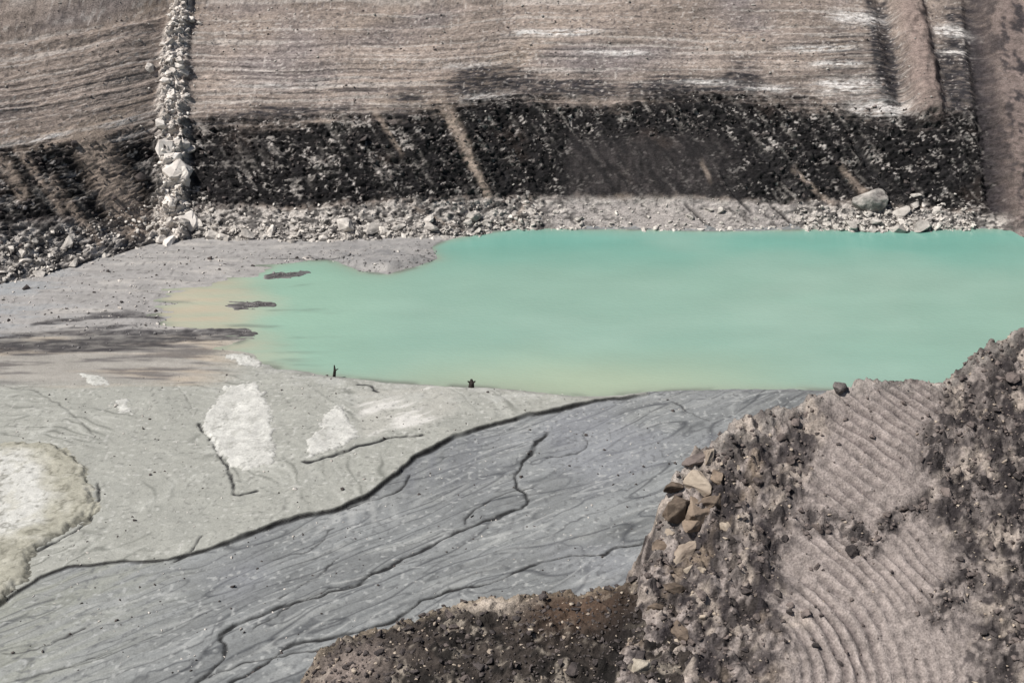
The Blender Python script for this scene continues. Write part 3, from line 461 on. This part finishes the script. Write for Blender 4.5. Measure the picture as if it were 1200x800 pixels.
# ------------------------------------------------------------------ dried crusts lying on the mud
CRUST_TXT = {
 'big_left': ('large raised cream and olive mud crust with white centre at left edge of the flat', 'mud crust'),
 'mid': ('white dried mud crust with dark crack along its left edge on grey flat', 'mud crust'),
 'right': ('small pointed bright white mud crust beside long curved crack near the pond', 'mud crust'),
 'small_a': ('small pale crust patch below the black silt streak, leftmost of the small ones', 'mud crust'),
 'small_b': ('small pale crust patch on open grey mud, left of the big white crust', 'mud crust'),
 'shore': ('little white crust at the pond edge where beige shallows meet the mud', 'mud crust')}
for key, pts, hgt, kind in CRUSTS:
    P = np.array(pts); st = .12
    Xc, Yc = np.meshgrid(np.arange(P[:, 0].min()-1.5, P[:, 0].max()+1.5, st, dtype=f32), np.arange(P[:, 1].min()-1.5, P[:, 1].max()+1.5, st, dtype=f32))
    n = .8*fbm(Xc*.5, Yc*.5, 4, 141)+.45*fbm(Xc*2, Yc*2, 3, 142)
    sd = sdist(Xc, Yc, pts)+n
    fz = floor_z(Xc, Yc)
    e = sstep(0, .8 if kind == 'olive' else .35, sd)
    zc = fz+hgt*e+.09*fbm(Xc*.45, Yc*.45, 4, 143)*e+.03*ridged(Xc*.6, Yc*.6, 3, 150)*e-.02
    C = np.zeros(Xc.shape+(3,), f32)+np.array((.53, .53, .50) if kind == 'white' else (.37, .36, .30), f32)
    C *= (1+.24*fbm(Xc*.5, Yc*.5, 4, 144)+.1*fbm(Xc*2, Yc*1.4, 3, 171))[..., None]
    if kind == 'olive':
        C = mixc(C, (.56, .56, .53), sstep(-1.2, .6, sdist(Xc, Yc, WHITECORE)+1.3*fbm(Xc*.35, Yc*.35, 4, 145))*.95)
        C = mixc(C, (.22, .215, .17), np.clip(1-np.abs(perlin(Xc*.28+.5*fbm(Xc*.6, Yc*.6, 3, 135), Yc*.3, 134))/.06, 0, 1)*.5)
        C = mixc(C, (.50, .49, .43), sstep(.1, .4, fbm(Xc*.5, Yc*.5, 4, 133))*.6)
        rim = sd+1.1*fbm(Xc*.4, Yc*.4, 4, 173)
        for q_, w_ in ((.25, .16), (1.3, .13), (2.6, .12)): C = mixc(C, (.12, .115, .09), np.exp(-((rim-q_)/w_)**2)*sstep(-.25, .2, fbm(Xc*.5+q_, Yc*.5, 3, 174))*.7)
        C = mixc(C, (.05, .05, .045), np.exp(-((sd-.12)/.16)**2)*sstep(-26, -31, Xc-.4*(Yc-90))*0+np.exp(-((sd-.1)/.18)**2)*(Yc < 96)*.75)  # near edge blackened: shade of its scarp put into the colour
        C = mixc(C, (.16, .155, .13), sstep(.5, .62, perlin(Xc*2.3, Yc*2.3, 132))*.6)
    else:
        C = mixc(C, (.36, .362, .33), sstep(.22, .0, sd)*.8)
        C = mixc(C, (.36, .36, .33), sstep(.12, .38, fbm(Xc*.9, Yc*.6, 5, 146))*.5)
        C = mixc(C, (.22, .22, .20), np.clip(1-np.abs(perlin(Xc*.5+.5*fbm(Xc, Yc, 2, 135), Yc*.45, 134))/.04, 0, 1)*.75); C = mixc(C, (.20, .20, .185), np.clip(1-np.abs(perlin(Xc*.9+.5*fbm(Xc, Yc, 2, 185), Yc*.8, 186))/.05, 0, 1)*sstep(0, .25, perlin(Xc*.3, Yc*.3, 187))*.6)
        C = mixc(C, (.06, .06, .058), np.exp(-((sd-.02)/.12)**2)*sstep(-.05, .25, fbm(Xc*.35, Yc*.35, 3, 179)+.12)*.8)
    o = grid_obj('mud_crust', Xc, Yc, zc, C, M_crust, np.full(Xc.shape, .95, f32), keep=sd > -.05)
    tag(o, CRUST_TXT[key][0], CRUST_TXT[key][1])

# ================================================================== spoil in the foreground
def heap(name, ctrl, outline, ext, drop, colour, mat):
    f = tps(ctrl)
    X, Y = np.meshgrid(np.arange(ext[0], ext[1], .085, dtype=f32), np.arange(ext[2], ext[3], .085, dtype=f32))
    sd = sdist(X, Y, outline)
    return f, X, Y, sd
cr = [(p[0], p[1]) for p in HEAP_CREST]
HEAP_OUT = [(90, 98), (45, 94)]+cr+[(3.0, 55), (3.0, 20), (90, 20)]
fh = tps(HEAP_CTRL+[(60, 90, 24), (60, 70, 14), (60, 40, 0), (20, 40, -2), (5, 45, -2)])
def heap_base(X, Y):
    j = .7*fbm(X*.5, Y*.5, 4, 201)+.25*fbm(X*1.8, Y*1.8, 3, 202)
    sd = sdist(X, Y, HEAP_OUT)+j
    z = fh(X, np.minimum(Y, 92.))
    out = np.clip(-sd, 0, None)
    z = z-out*3.6-.25*sstep(.7, -.2, sd)
    return z, sd
def heap_z(X, Y, want=False):
    z, sd = heap_base(X, Y)
    n1 = fbm(X*.35, Y*.35, 4, 203)
    cl = np.zeros(X.shape, f32); dn = fbm(X*.55, Y*.4+X*.2, 4, 213)
    wx = X+.5*fbm(X*.6, Y*.6, 3, 204); wy = Y+.5*fbm(X*.6, Y*.6, 3, 205)
    for pts, w in CLODS: cl = np.maximum(cl, near_line(wx, wy, pts, w, 3))
    sm = sstep(-1.4, .9, sdist(wx, wy, SMOOTH))
    left = sstep(18.0, 15, X-.14*(Y-75)*1.2)
    rg = np.clip(np.maximum(cl, .75*left*(1-sm))+.45*sstep(0, .4, n1)*(1-sm), 0, 1)
    rg = np.maximum(rg, .35*(1-sm)*sstep(-.2, .3, n1))
    w1, w2, wi = worley(X*1.1, Y*1.1, 7); w3, w4, wi2 = worley(X*2.6, Y*2.6, 8)
    lump = np.clip(.75-w1, 0, 1)*wi
    lump2 = np.clip(.7-w3, 0, 1)*wi2
    r = np.hypot(X-RIPPLE_C[0], (Y-RIPPLE_C[1])*1.0)+.35*fbm(X*.25, Y*.25, 3, 206)
    rs = (.2+.65*sm)*(1-.85*np.clip(cl*1.3, 0, 1))*np.clip(.75+1.9*fbm(X*.22, Y*.22, 4, 207), .05, 1.1)*sstep(15, 18, X)
    rp = np.cos(r*2*np.pi/.72+.9*fbm(X*.5, Y*.5, 3, 212)+2.*perlin(r*.4, X*.04, 214)); rp = rp*(.75+.8*np.abs(perlin(r*.8, X*.03+Y*.03, 215)))+.35*perlin(r*4.2, X*.06+Y*.06, 216)
    z = z+.35*fbm(X*.2, Y*.2, 3, 208)+rs*.16*np.sign(rp)*np.abs(rp)**.8+(.1+.5*sm)*.05*perlin(r*3.1, X*.05, 217)+rg*(.75*lump+.55*lump2+.5*fbm(X*1.1, Y*1.1, 4, 209))+.05*fbm(X*2.2, Y*2.2, 3, 210)
    w5, w6, wi3 = worley(X*.55+.4*fbm(X*.8, Y*.8, 2, 218), Y*.55+.4*fbm(X*.8, Y*.8, 2, 219), 11)
    z = z+left*(1-sm)*.6*(wi3-.5)*sstep(0, .18, w6)+(1-left)*(1-sm)*.5*(wi3-.5)*sstep(0, .18, w6)
    z = z+left*(1-sm)*.45*ridged(X*.45+Y*.25, Y*.3, 4, 211)
    if not want: return z
    return z, sd, rg, cl, sm, left, lump, rs, rp, wi, wi2
Xh, Yh = np.meshgrid(np.arange(3, 50, .085, dtype=f32), np.arange(46, 102, .085, dtype=f32))
z, sd, rg, cl, sm, left, lump, rs, rp, wi, wi2 = heap_z(Xh, Yh, True)
C = np.zeros(Xh.shape+(3,), f32)+np.array((.285, .248, .23), f32)
C *= (1+.18*fbm(Xh*.4, Yh*.4, 4, 221)+.22*fbm(Xh*2.5, Yh*2.5, 3, 222))[..., None]
C = mixc(C, (.12, .10, .098), np.clip(-rp, 0, 1)*rs*.75)  # shade painted into the ripple troughs, crests lightened next
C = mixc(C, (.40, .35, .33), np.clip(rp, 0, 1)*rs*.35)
C = mixc(C, (.034, .03, .031), np.clip(cl*1.3, 0, 1)*sstep(-.3, .15, fbm(Xh*.9, Yh*.9, 4, 223)+.3*perlin(Xh*2.6, Yh*2.6, 230))*.92)
C = mixc(C, (.04, .034, .032), left*(1-sm)*sstep(-.02, .26, fbm(Xh*.6, Yh*.6, 4, 224)+.35*perlin(Xh*2.2, Yh*2.2, 231))*.9)
C = mixc(C, (.038, .033, .035), (1-sm)*sstep(-.08, .2, fbm(Xh*.5, Yh*.5, 4, 225)+.35*perlin(Xh*2.4, Yh*2.4, 232))*.8)
C = mixc(C, (.27, .215, .165), left*sstep(.15, .5, fbm(Xh*.35, Yh*.35, 3, 226))*.7)
C *= (1-.25*sstep(22, 30, Xh)*(1-.5*sm))[..., None]
C = mixc(C, (.42, .385, .35), np.exp(-((sd-.5)/.7)**2)*sstep(74, 78, Yh)*np.clip(.5+fbm(Xh*.5, Yh*.5, 3, 227), 0, 1)*.8)
pt = sstep(.1, .42, fbm(Xh*.4+20, Yh*.4, 4, 228)+.2*perlin(Xh*2, Yh*2, 229))*(1-sm); C = mixc(C, (.40, .345, .30), pt*.75)
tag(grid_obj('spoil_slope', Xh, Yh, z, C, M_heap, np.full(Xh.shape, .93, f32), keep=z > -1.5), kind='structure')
def hz(x, y): return float(heap_z(np.array([[x]], f32), np.array([[y]], f32))[0, 0])

mc = [(p[0], p[1]) for p in MOUND_CREST]
MOUND_OUT = mc+[(12, 70), (12, 52), (-8, 52), (-13, 62)]
fm = tps(MOUND_CTRL+[(-4, 55, .5), (6, 54, 1)])
def mound_z(X, Y, want=False):
    j = .6*fbm(X*.6, Y*.6, 4, 301)+.2*fbm(X*2, Y*2, 3, 302)
    sd = sdist(X, Y, MOUND_OUT)+j
    z = fm(X, Y)-np.clip(-sd, 0, None)*2.4-.2*sstep(.6, -.2, sd)
    w1, w2, wi = worley(X*1.2, Y*1.2, 9); w3, w4, wi2 = worley(X*2.8, Y*2.8, 10)
    z = z+.4*fbm(X*.3, Y*.3, 3, 303)+.6*np.clip(.75-w1, 0, 1)*wi+.35*np.clip(.7-w3, 0, 1)*wi2+.2*fbm(X*1.5, Y*1.5, 3, 304)
    return (z, sd) if want else z
Xm, Ym = np.meshgrid(np.arange(-18, 14, .085, dtype=f32), np.arange(52, 84, .085, dtype=f32))
z, sd = mound_z(Xm, Ym, True)
C = np.zeros(Xm.shape+(3,), f32)+np.array((.05, .042, .037), f32)
C = mixc(C, (.016, .0145, .0135), sstep(-.15, .15, fbm(Xm*.5, Ym*.5, 4, 311)+.3*perlin(Xm*2, Ym*2, 313))*.92)
C = mixc(C, (.25, .22, .185), sstep(.15, .4, fbm(Xm*.6, Ym*.6, 4, 312)+.25*perlin(Xm*2.4, Ym*2.4, 314))*.85)
C = mixc(C, (.012, .011, .011), np.exp(-((Xm-6.5)/2.2)**2-((Ym-70.5)/2.6)**2)*.9)
C = mixc(C, (.105, .07, .05), np.exp(-((Xm-4)/2.8)**2-((Ym-73.5)/2.2)**2)*.85)
C = mixc(C, (.46, .40, .34), np.exp(-((Xm-HUMP[0])/1.9)**2-((Ym-HUMP[1])/.9)**2)*1.)
C = mixc(C, (.30, .25, .19), np.exp(-((sd-.2)/.5)**2)*.5)
C = mixc(C, (.30, .25, .225), np.exp(-((Xm+10)/2.5)**2-((Ym-70.5)/1.8)**2)*.7)
tag(grid_obj('spoil_mound', Xm, Ym, z, C, M_heap, np.full(Xm.shape, .93, f32), keep=z > -1.2), kind='structure')

# ================================================================== rocks
def rock_mesh(name, seed, n=16, sub=1, flat=.75, rough=.05, mat=None):
    """an angular boulder: convex hull of jittered points, edges worn down, faces roughened"""
    R = random.Random(seed); bm = bmesh.new()
    for k in range(n):
        p = Vector((R.gauss(0, 1), R.gauss(0, 1), R.gauss(0, 1))).normalized()
        p *= R.uniform(.8, 1.05); p.z *= flat; p.x *= 1.15; bm.verts.new(p*.5)
    r = bmesh.ops.convex_hull(bm, input=bm.verts)
    bmesh.ops.delete(bm, geom=list(set(r['geom_interior']+r['geom_unused'])), context='VERTS') if r['geom_interior'] or r['geom_unused'] else None
    bmesh.ops.bevel(bm, geom=list(bm.edges), offset=.02, segments=1, affect='EDGES', profile=.5)
    if sub:
        bmesh.ops.subdivide_edges(bm, edges=list(bm.edges), cuts=sub, use_grid_fill=True)
        bmesh.ops.triangulate(bm, faces=list(bm.faces))
        from mathutils import noise
        for v in bm.verts:
            v.co += v.co.normalized()*rough*noise.fractal(v.co*4+Vector((seed, 0, 0)), 1., 2., 3)
    me = bpy.data.meshes.new(name); bm.normal_update(); bm.to_mesh(me); bm.free()
    if mat: me.materials.append(mat)
    return me
def place(name, me, loc, size, rot, label, cat, group=None):
    o = bpy.data.objects.new(name, me); col.objects.link(o); o.location = loc
    o.scale = size if hasattr(size, '__len__') else (size,)*3; o.rotation_euler = rot
    return tag(o, label, cat, group)
def rr(): return (rnd.uniform(-.5, .5), rnd.uniform(-.5, .5), rnd.uniform(0, 6.28))
pale = [rock_mesh('pale_rock', 10+i, 14, 1, .8, .05, M_pale) for i in range(8)]
white = [rock_mesh('white_rock', 30+i, 15, 1, .85, .06, M_white) for i in range(8)]
clod = [rock_mesh('clod', 50+i, 18, 1, .7, .09, M_clod) for i in range(8)]
edge = [rock_mesh('edge_rock', 110+i, 13, 2, .85, .05, M_tan if i % 2 else M_brown) for i in range(5)]
coalc = [rock_mesh('coal_lump', 70+i, 16, 1, .75, .08, M_dark) for i in range(8)]

# singular boulders
def big(name, seed, loc, size, rot, mat, label, n=18, flat=.8):
    return place(name, rock_mesh(name, seed, n, 3, flat, .05, mat), loc, size, rot, label, 'boulder')
wp = wall_pt(*BIGPALE); big('boulder', 201, (wp.x, wp.y-.7, wp.z-.1), (4.6, 3.4, 3.9), (.1, 0, .3), M_bigpale, 'large pale rounded boulder at the foot of the black seam near right of pond', 26, .9)
p = BOULD['block']
big('boulder', 211, (p[0]-.65, p[1]-.2, p[2]+.05), (2.1, 2.1, 3.0), (.1, -.2, .4), M_brown, 'tall brown cracked boulder, left slab of the split rock on the slope edge', 16, 1.0)
big('boulder', 212, (p[0]+.9, p[1]-.3, p[2]+.2), (2.4, 2.1, 2.9), (-.1, -.45, 1.1), M_brown, 'brown cracked boulder with white streak, right slab of the split rock on the slope edge', 14, 1.0)
p = BOULD['oblong']; big('boulder', 213, (p[0], p[1]-.3, p[2]+.1), (2.5, 1.3, 1.25), (.1, -.6, .35), M_tan, 'oblong tan boulder lying below the split brown rock on the slope edge', 22, .8)
p = BOULD['flat']; big('boulder', 214, (p[0]-.1, p[1]-.2, p[2]+.1), (2.0, 1.3, 1.2), (.1, -.2, .2), M_clod, 'flat dark grey rock topping the left edge of slope above brown boulders', 16, .7)
p = BOULD['pale']; big('boulder', 215, (p[0], p[1]-.2, p[2]+.2), (1.9, 1.6, 1.8), (.2, .1, .6), M_cream, 'pale cream boulder at the bottom of the picture where slope meets mound', 24, .9)
p = BOULD['crestr']; big('boulder', 219, (p[0], p[1]+.1, p[2]-.15), (1.35, 1.1, .85), (.3, .25, .9), M_crestrock, 'grey rock perched on the crest at the left end of the graded slope', 26, .9)
for k, (x, y, z_, sz) in enumerate(EDGE_ROCKS):
    place('edge_rock', edge[k % 5], (x, y-.1, z_+.1), (sz*1.2, sz, sz*.85), (rnd.uniform(-.3, .3), rnd.uniform(-.6, .1), rnd.uniform(0, 6.28)), 'brown angular rock breaking out of the left edge of the spoil slope', 'rock', 'brown rocks in the left edge of the spoil slope')

# pale rocks along the foot of the cut slope
for i in range(210):
    x = rnd.uniform(-62, 54); s = abs(rnd.gauss(0, 1.9))-.6
    if x < -36: s = rnd.uniform(-.6, 5.5)
    if 3 < x < 36 and rnd.random() < .8: x = rnd.choice([rnd.uniform(-36, 0), rnd.uniform(37, 50)])
    sz = min(2.6, .62*math.exp(rnd.gauss(.3, .45)))
    q = wall_pt(x, s)
    place('pale_rock', pale[i % 8], q+Vector((0, -.05, sz*.0)), (sz*rnd.uniform(.8, 1.3), sz*rnd.uniform(.8, 1.2), sz*rnd.uniform(.7, 1.1)), rr(), 'pale angular rock in the rubble along the far shore', 'rock', 'pale rocks at the foot of the cut slope')
# white boulders of the spine
for i in range(150):
    s = rnd.uniform(-.4, 37)
    x = spine_x(s)+rnd.gauss(0, .6+.25*math.exp(-max(s, 0)/7)); sz = (.66+1.15*math.exp(-s/13))*math.exp(rnd.gauss(.15, .42))
    q = wall_pt(x, s)
    place('white_rock', white[i % 8], q+Vector((0, .05*sz, -sz*.12)), (sz, sz*rnd.uniform(.8, 1.2), sz*rnd.uniform(.8, 1.25)), rr(), 'whitish rock in the narrow rubble spine running down the far slope', 'rock', 'white rocks of the rubble spine')
# clods on the spoil slope: most lie in the dark belts
cnt = 0
for i in range(4000):
    if cnt >= 250: break
    if rnd.random() < .7:
        pts, w = rnd.choice(CLODS); k = rnd.randrange(len(pts)-1); t_ = rnd.random()
        x = mix(pts[k][0], pts[k+1][0], t_)+rnd.gauss(0, w*.6); y = mix(pts[k][1], pts[k+1][1], t_)+rnd.gauss(0, w*.6)
    else:
        x = rnd.uniform(8, 20); y = rnd.uniform(64, 84)
    zb, sdv = heap_base(np.array([[x]], f32), np.array([[y]], f32))
    if sdv[0, 0] < .3 or x > 36: continue
    sz = .32*math.exp(rnd.gauss(.15, .4)); cnt += 1
    me = clod[i % 8] if rnd.random() < .6 else coalc[i % 8]
    place('earth_clod', me, (x, y, hz(x, y)+sz*.12), (sz, sz*rnd.uniform(.7, 1.2), sz*rnd.uniform(.7, 1)), rr(), 'dark clod of spoil in the rough belts of the near slope', 'clod', 'dark clods on the spoil slope')
cnt = 0
while cnt < 110:
    x = rnd.uniform(-13, 9); y = rnd.uniform(64, 76)
    zz, sdv = mound_z(np.array([[x]], f32), np.array([[y]], f32), True)
    if sdv[0, 0] < .1: continue
    sz = .3*math.exp(rnd.gauss(.2, .4)); cnt += 1
    dark = rnd.random() < .72
    place('coal_lump' if dark else 'earth_clod', coalc[cnt % 8] if dark else clod[cnt % 8], (x, y, float(zz[0, 0])+sz*.12), (sz, sz*rnd.uniform(.7, 1.2), sz*rnd.uniform(.7, 1)), rr(),
          'black lump of coal spoil on the dark mound at the bottom' if dark else 'brown clod of earth on the dark mound at the bottom', 'coal lump' if dark else 'clod', 'black lumps on the dark mound' if dark else 'brown clods on the dark mound')

# small rubble nobody could count
def rubble(name, pts, mat, seed, kinds=6):
    R = np.random.RandomState(seed); V = []; Fc = []; base = 0
    protos = []
    for k in range(kinds):
        me = rock_mesh('tmp', seed+k, 9, 0, .8, 0)
        bm = bmesh.new(); bm.from_mesh(me); bmesh.ops.triangulate(bm, faces=list(bm.faces))
        protos.append((np.array([v.co[:] for v in bm.verts]), np.array([[v.index for v in f.verts] for f in bm.faces]))); bm.free(); bpy.data.meshes.remove(me)
    for x, y, z_, s in pts:
        v, f = protos[R.randint(kinds)]; a_ = R.rand()*6.28; c, s_ = math.cos(a_), math.sin(a_)
        w = v*s*(R.rand(3)*.5+.75); t_ = R.normal(0, .4); ct, st_ = math.cos(t_), math.sin(t_)
        w = np.stack([w[:, 0], w[:, 1]*ct-w[:, 2]*st_, w[:, 1]*st_+w[:, 2]*ct], -1)
        V.append(np.stack([w[:, 0]*c-w[:, 1]*s_+x, w[:, 0]*s_+w[:, 1]*c+y, w[:, 2]+z_+s*.1], -1)); Fc.append(f+base); base += len(v)
    V = np.concatenate(V).astype(f32); Fc = np.concatenate(Fc).astype(np.int32)
    me = bpy.data.meshes.new(name); me.vertices.add(len(V)); me.vertices.foreach_set('co', V.ravel())
    me.loops.add(Fc.size); me.loops.foreach_set('vertex_index', Fc.ravel()); me.polygons.add(len(Fc)); me.polygons.foreach_set('loop_start', np.arange(0, Fc.size, 3, dtype=np.int32))
    me.update(calc_edges=True); me.materials.append(mat)
    o = bpy.data.objects.new(name, me); col.objects.link(o); return tag(o, kind='stuff')
pts = []
for i in range(4200):
    x = rnd.uniform(-64, 56); s = abs(rnd.gauss(0, 2.2))-.7
    if 3 < x < 34 and s > .2 and rnd.random() < .85: continue
    if x < -36: s = rnd.uniform(-1, 6.5)
    q = wall_pt(x, s); pts.append((q.x, q.y-.05, q.z, .28*math.exp(rnd.gauss(0, .5))))
tag(rubble('pale_rubble', pts, M_pale, 400), 'small pale rubble scattered along the far shore', 'rubble')
pts = []
for i in range(500):
    s = rnd.uniform(-.5, 38); x = spine_x(s)+rnd.gauss(0, .8)
    q = wall_pt(x, s); pts.append((q.x, q.y-.05, q.z, .3*math.exp(rnd.gauss(0, .45))))
tag(rubble('white_rubble', pts, M_white, 420), 'small white rubble filling the narrow spine on the far slope', 'rubble')
pts = []
for i in range(1600):
    x = rnd.uniform(-62, 52); s = rnd.uniform(4, 17.5); q = wall_pt(x, s)
    if 5 < x < 33 and s < 13: continue
    pts.append((q.x, q.y-.05, q.z, .3*math.exp(rnd.gauss(0, .5))))
tag(rubble('seam_rubble', pts, M_dark, 440), 'small grey rubble caught on the ledges of the black seam', 'rubble')
pts = []; pts2 = []
for i in range(1500):
    x = rnd.uniform(-72, 56); s = rnd.uniform(16, 40); q = wall_pt(x, s); (pts if rnd.random() < .5 else pts2).append((q.x, q.y-.03, q.z, .17*math.exp(rnd.gauss(0, .5))))
tag(rubble('slope_stones', pts, M_clod, 580, 4), 'small dark stones lodged on the graded far slope', 'rubble')
tag(rubble('pale_slope_stones', pts2, M_pale, 600, 4), 'small pale stones lodged on the graded far slope', 'rubble')
N_ = 11000
rx = np.random.RandomState(5).uniform(6, 42, N_).astype(f32); ry = np.random.RandomState(6).uniform(60, 92, N_).astype(f32)
zz, sdv, rgv, clv, smv, lfv = heap_z(rx[None], ry[None], True)[:6]
pts = []; pts2 = []
for i in range(N_):
    if sdv[0, i] < -.4: continue
    pr = max(.07, float(np.clip(clv[0, i]*1.2, 0, 1)), .75*float(lfv[0, i]*(1-smv[0, i])))
    if rnd.random() < pr: (pts if rnd.random() < .84 else pts2).append((float(rx[i]), float(ry[i]), float(zz[0, i]), .14*math.exp(rnd.gauss(.1, .5))))
tag(rubble('spoil_rubble', pts, M_clod, 460), 'small dark rubble strewn over the near spoil slope', 'rubble')
tag(rubble('spoil_gravel', pts2, M_tan, 480), 'small tan stones strewn over the near spoil slope', 'rubble')
pts = []; pts2 = []
rx = np.random.RandomState(8).uniform(-14, 10, 5000).astype(f32); ry = np.random.RandomState(9).uniform(60, 78, 5000).astype(f32)
zz, sdv = mound_z(rx[None], ry[None], True)
for i in range(5000):
    if sdv[0, i] > -.3 and math.hypot((rx[i]-HUMP[0])/2.1, (ry[i]-HUMP[1])/1.0) > rnd.uniform(.7, 1.1): (pts if rnd.random() < .86 else pts2).append((float(rx[i]), float(ry[i]), float(zz[0, i]), .15*math.exp(rnd.gauss(.1, .5))))
tag(rubble('coal_rubble', pts, M_dark, 500), 'small black rubble covering the dark mound', 'rubble')
tag(rubble('mound_gravel', pts2, M_tan, 520), 'small tan stones scattered over the dark mound', 'rubble')

pts = []
for i in range(9000):
    x = rnd.uniform(-27, -6); y = rnd.uniform(136, 156)
    if len(pts) < 1500: pts.append((x, y, 0, .17*math.exp(rnd.gauss(0, .45))))
pts = [p_ for p_, d_ in zip(pts, sdist(np.array([[q_[0] for q_ in pts]], f32), np.array([[q_[1] for q_ in pts]], f32), POND)[0]) if -2.5 < d_ < .25]
for line, w, k in DARKMUD:
    for i in range(int(110*k)):
        j = rnd.randrange(len(line)-1); u_ = rnd.random(); pts.append((mix(line[j][0], line[j+1][0], u_), mix(line[j][1], line[j+1][1], u_)+rnd.gauss(0, w*.6), 0, .15*math.exp(rnd.gauss(0, .45))))
def ground_pts(ps):
    a_ = np.array(ps, f32); zz_ = floor_z(a_[None, :, 0], a_[None, :, 1])[0]; return [(p_[0], p_[1], float(z_), p_[3]) for p_, z_ in zip(ps, zz_) if z_ > -.12]
tag(rubble('spit_gravel', ground_pts(pts), M_spit, 620, 4), 'grey gravel strewn over the spit and the dark silt bars', 'rubble')
pts = []; pts2 = []
for i in range(900):
    x = rnd.uniform(-44, 16); y = rnd.uniform(76, 121); (pts if rnd.random() < .6 else pts2).append((x, y, 0, .13*math.exp(rnd.gauss(0, .5))))
for i in range(1500):
    x = rnd.uniform(-56, -4); y = rnd.uniform(131, 154)
    if sdist(np.array([[x]], f32), np.array([[y]], f32), POND)[0, 0] < .2: (pts if rnd.random() < .5 else pts2).append((x, y, 0, .15*math.exp(rnd.gauss(0, .55))))
def ground_pts(ps):
    a_ = np.array(ps, f32); zz_ = floor_z(a_[None, :, 0], a_[None, :, 1])[0]; return [(p_[0], p_[1], float(z_), p_[3]) for p_, z_ in zip(ps, zz_)]
tag(rubble('mud_stones', ground_pts(pts), M_dark, 540, 4), 'small dark stones lying on the grey mud and gravel beach', 'rubble')
tag(rubble('pale_mud_stones', ground_pts(pts2), M_white, 560, 4), 'small white stones lying on the grey mud and gravel beach', 'rubble')

# driftwood at the water's edge
M_wood = rockmat('wet_wood', (.06, .05, .045), (.02, .018, .016), 3)
def stick(name, x, y, h, r, lean, label, cat, forks=1):
    bm = bmesh.new()
    def limb(a, b, r0, r1):
        d = (b-a); L_ = d.length; mat = Matrix.Translation((a+b)/2) @ d.to_track_quat('Z', 'Y').to_matrix().to_4x4()
        bmesh.ops.create_cone(bm, cap_ends=True, segments=8, radius1=r0, radius2=r1, depth=L_, matrix=mat)
    b0 = Vector((0, 0, -.2)); m_ = Vector((lean*.5, 0, h*.55)); e = Vector((lean*.4, .05, h))
    limb(b0, m_, r, r*.8); limb(m_-Vector((0, 0, .04)), e, r*.82, r*.35)
    for k in range(forks): limb(m_, m_+Vector((.35*(1-2*k), -.1, .25)), r*.5, r*.2)
    me = bpy.data.meshes.new(name); bm.to_mesh(me); bm.free(); me.materials.append(M_wood)
    o = bpy.data.objects.new(name, me); col.objects.link(o); o.location = (x, y, gz(x, y)); return tag(o, label, cat)
stick('dead_stick', STICKS[0][0], STICKS[0][1], 1.2, .16, .25, 'dark broken stick standing at the pond edge, the left one', 'stick')
stick('tree_stump', STICKS[1][0], STICKS[1][1], .85, .3, .1, 'short dark stump at the near pond edge, right of the stick', 'stump', 2)

# ================================================================== light, sky, camera
el, az = math.radians(55), None
sun_dir = Vector((-.44, -.20, 0)).normalized()*math.cos(el)+Vector((0, 0, math.sin(el)))
sl = bpy.data.lights.new('sun', 'SUN'); sl.energy = 5.0; sl.angle = math.radians(.53); sl.color = (1, .955, .90)
so = bpy.data.objects.new('sun', sl); col.objects.link(so); so.rotation_euler = sun_dir.to_track_quat('Z', 'Y').to_euler()
w = bpy.data.worlds.new('World'); scene.world = w; w.use_nodes = True; nt = w.node_tree
sky = nt.nodes.new('ShaderNodeTexSky'); sky.sky_type = 'NISHITA'; sky.sun_disc = False; sky.sun_elevation = el
sky.sun_rotation = math.atan2(sun_dir.x, sun_dir.y); sky.dust_density = 2.0
nt.links.new(sky.outputs[0], nt.nodes['Background'].inputs['Color']); nt.nodes['Background'].inputs['Strength'].default_value = .05
cam = bpy.data.cameras.new('camera'); cam.lens = 50; cam.sensor_width = 36; cam.clip_end = 3000
co = bpy.data.objects.new('camera', cam); col.objects.link(co); co.location = (0, 0, 60); co.rotation_euler = (math.radians(65), 0, 0)
scene.camera = co
scene.view_settings.view_transform = 'Standard'; scene.view_settings.look = 'None'; scene.view_settings.exposure = 0
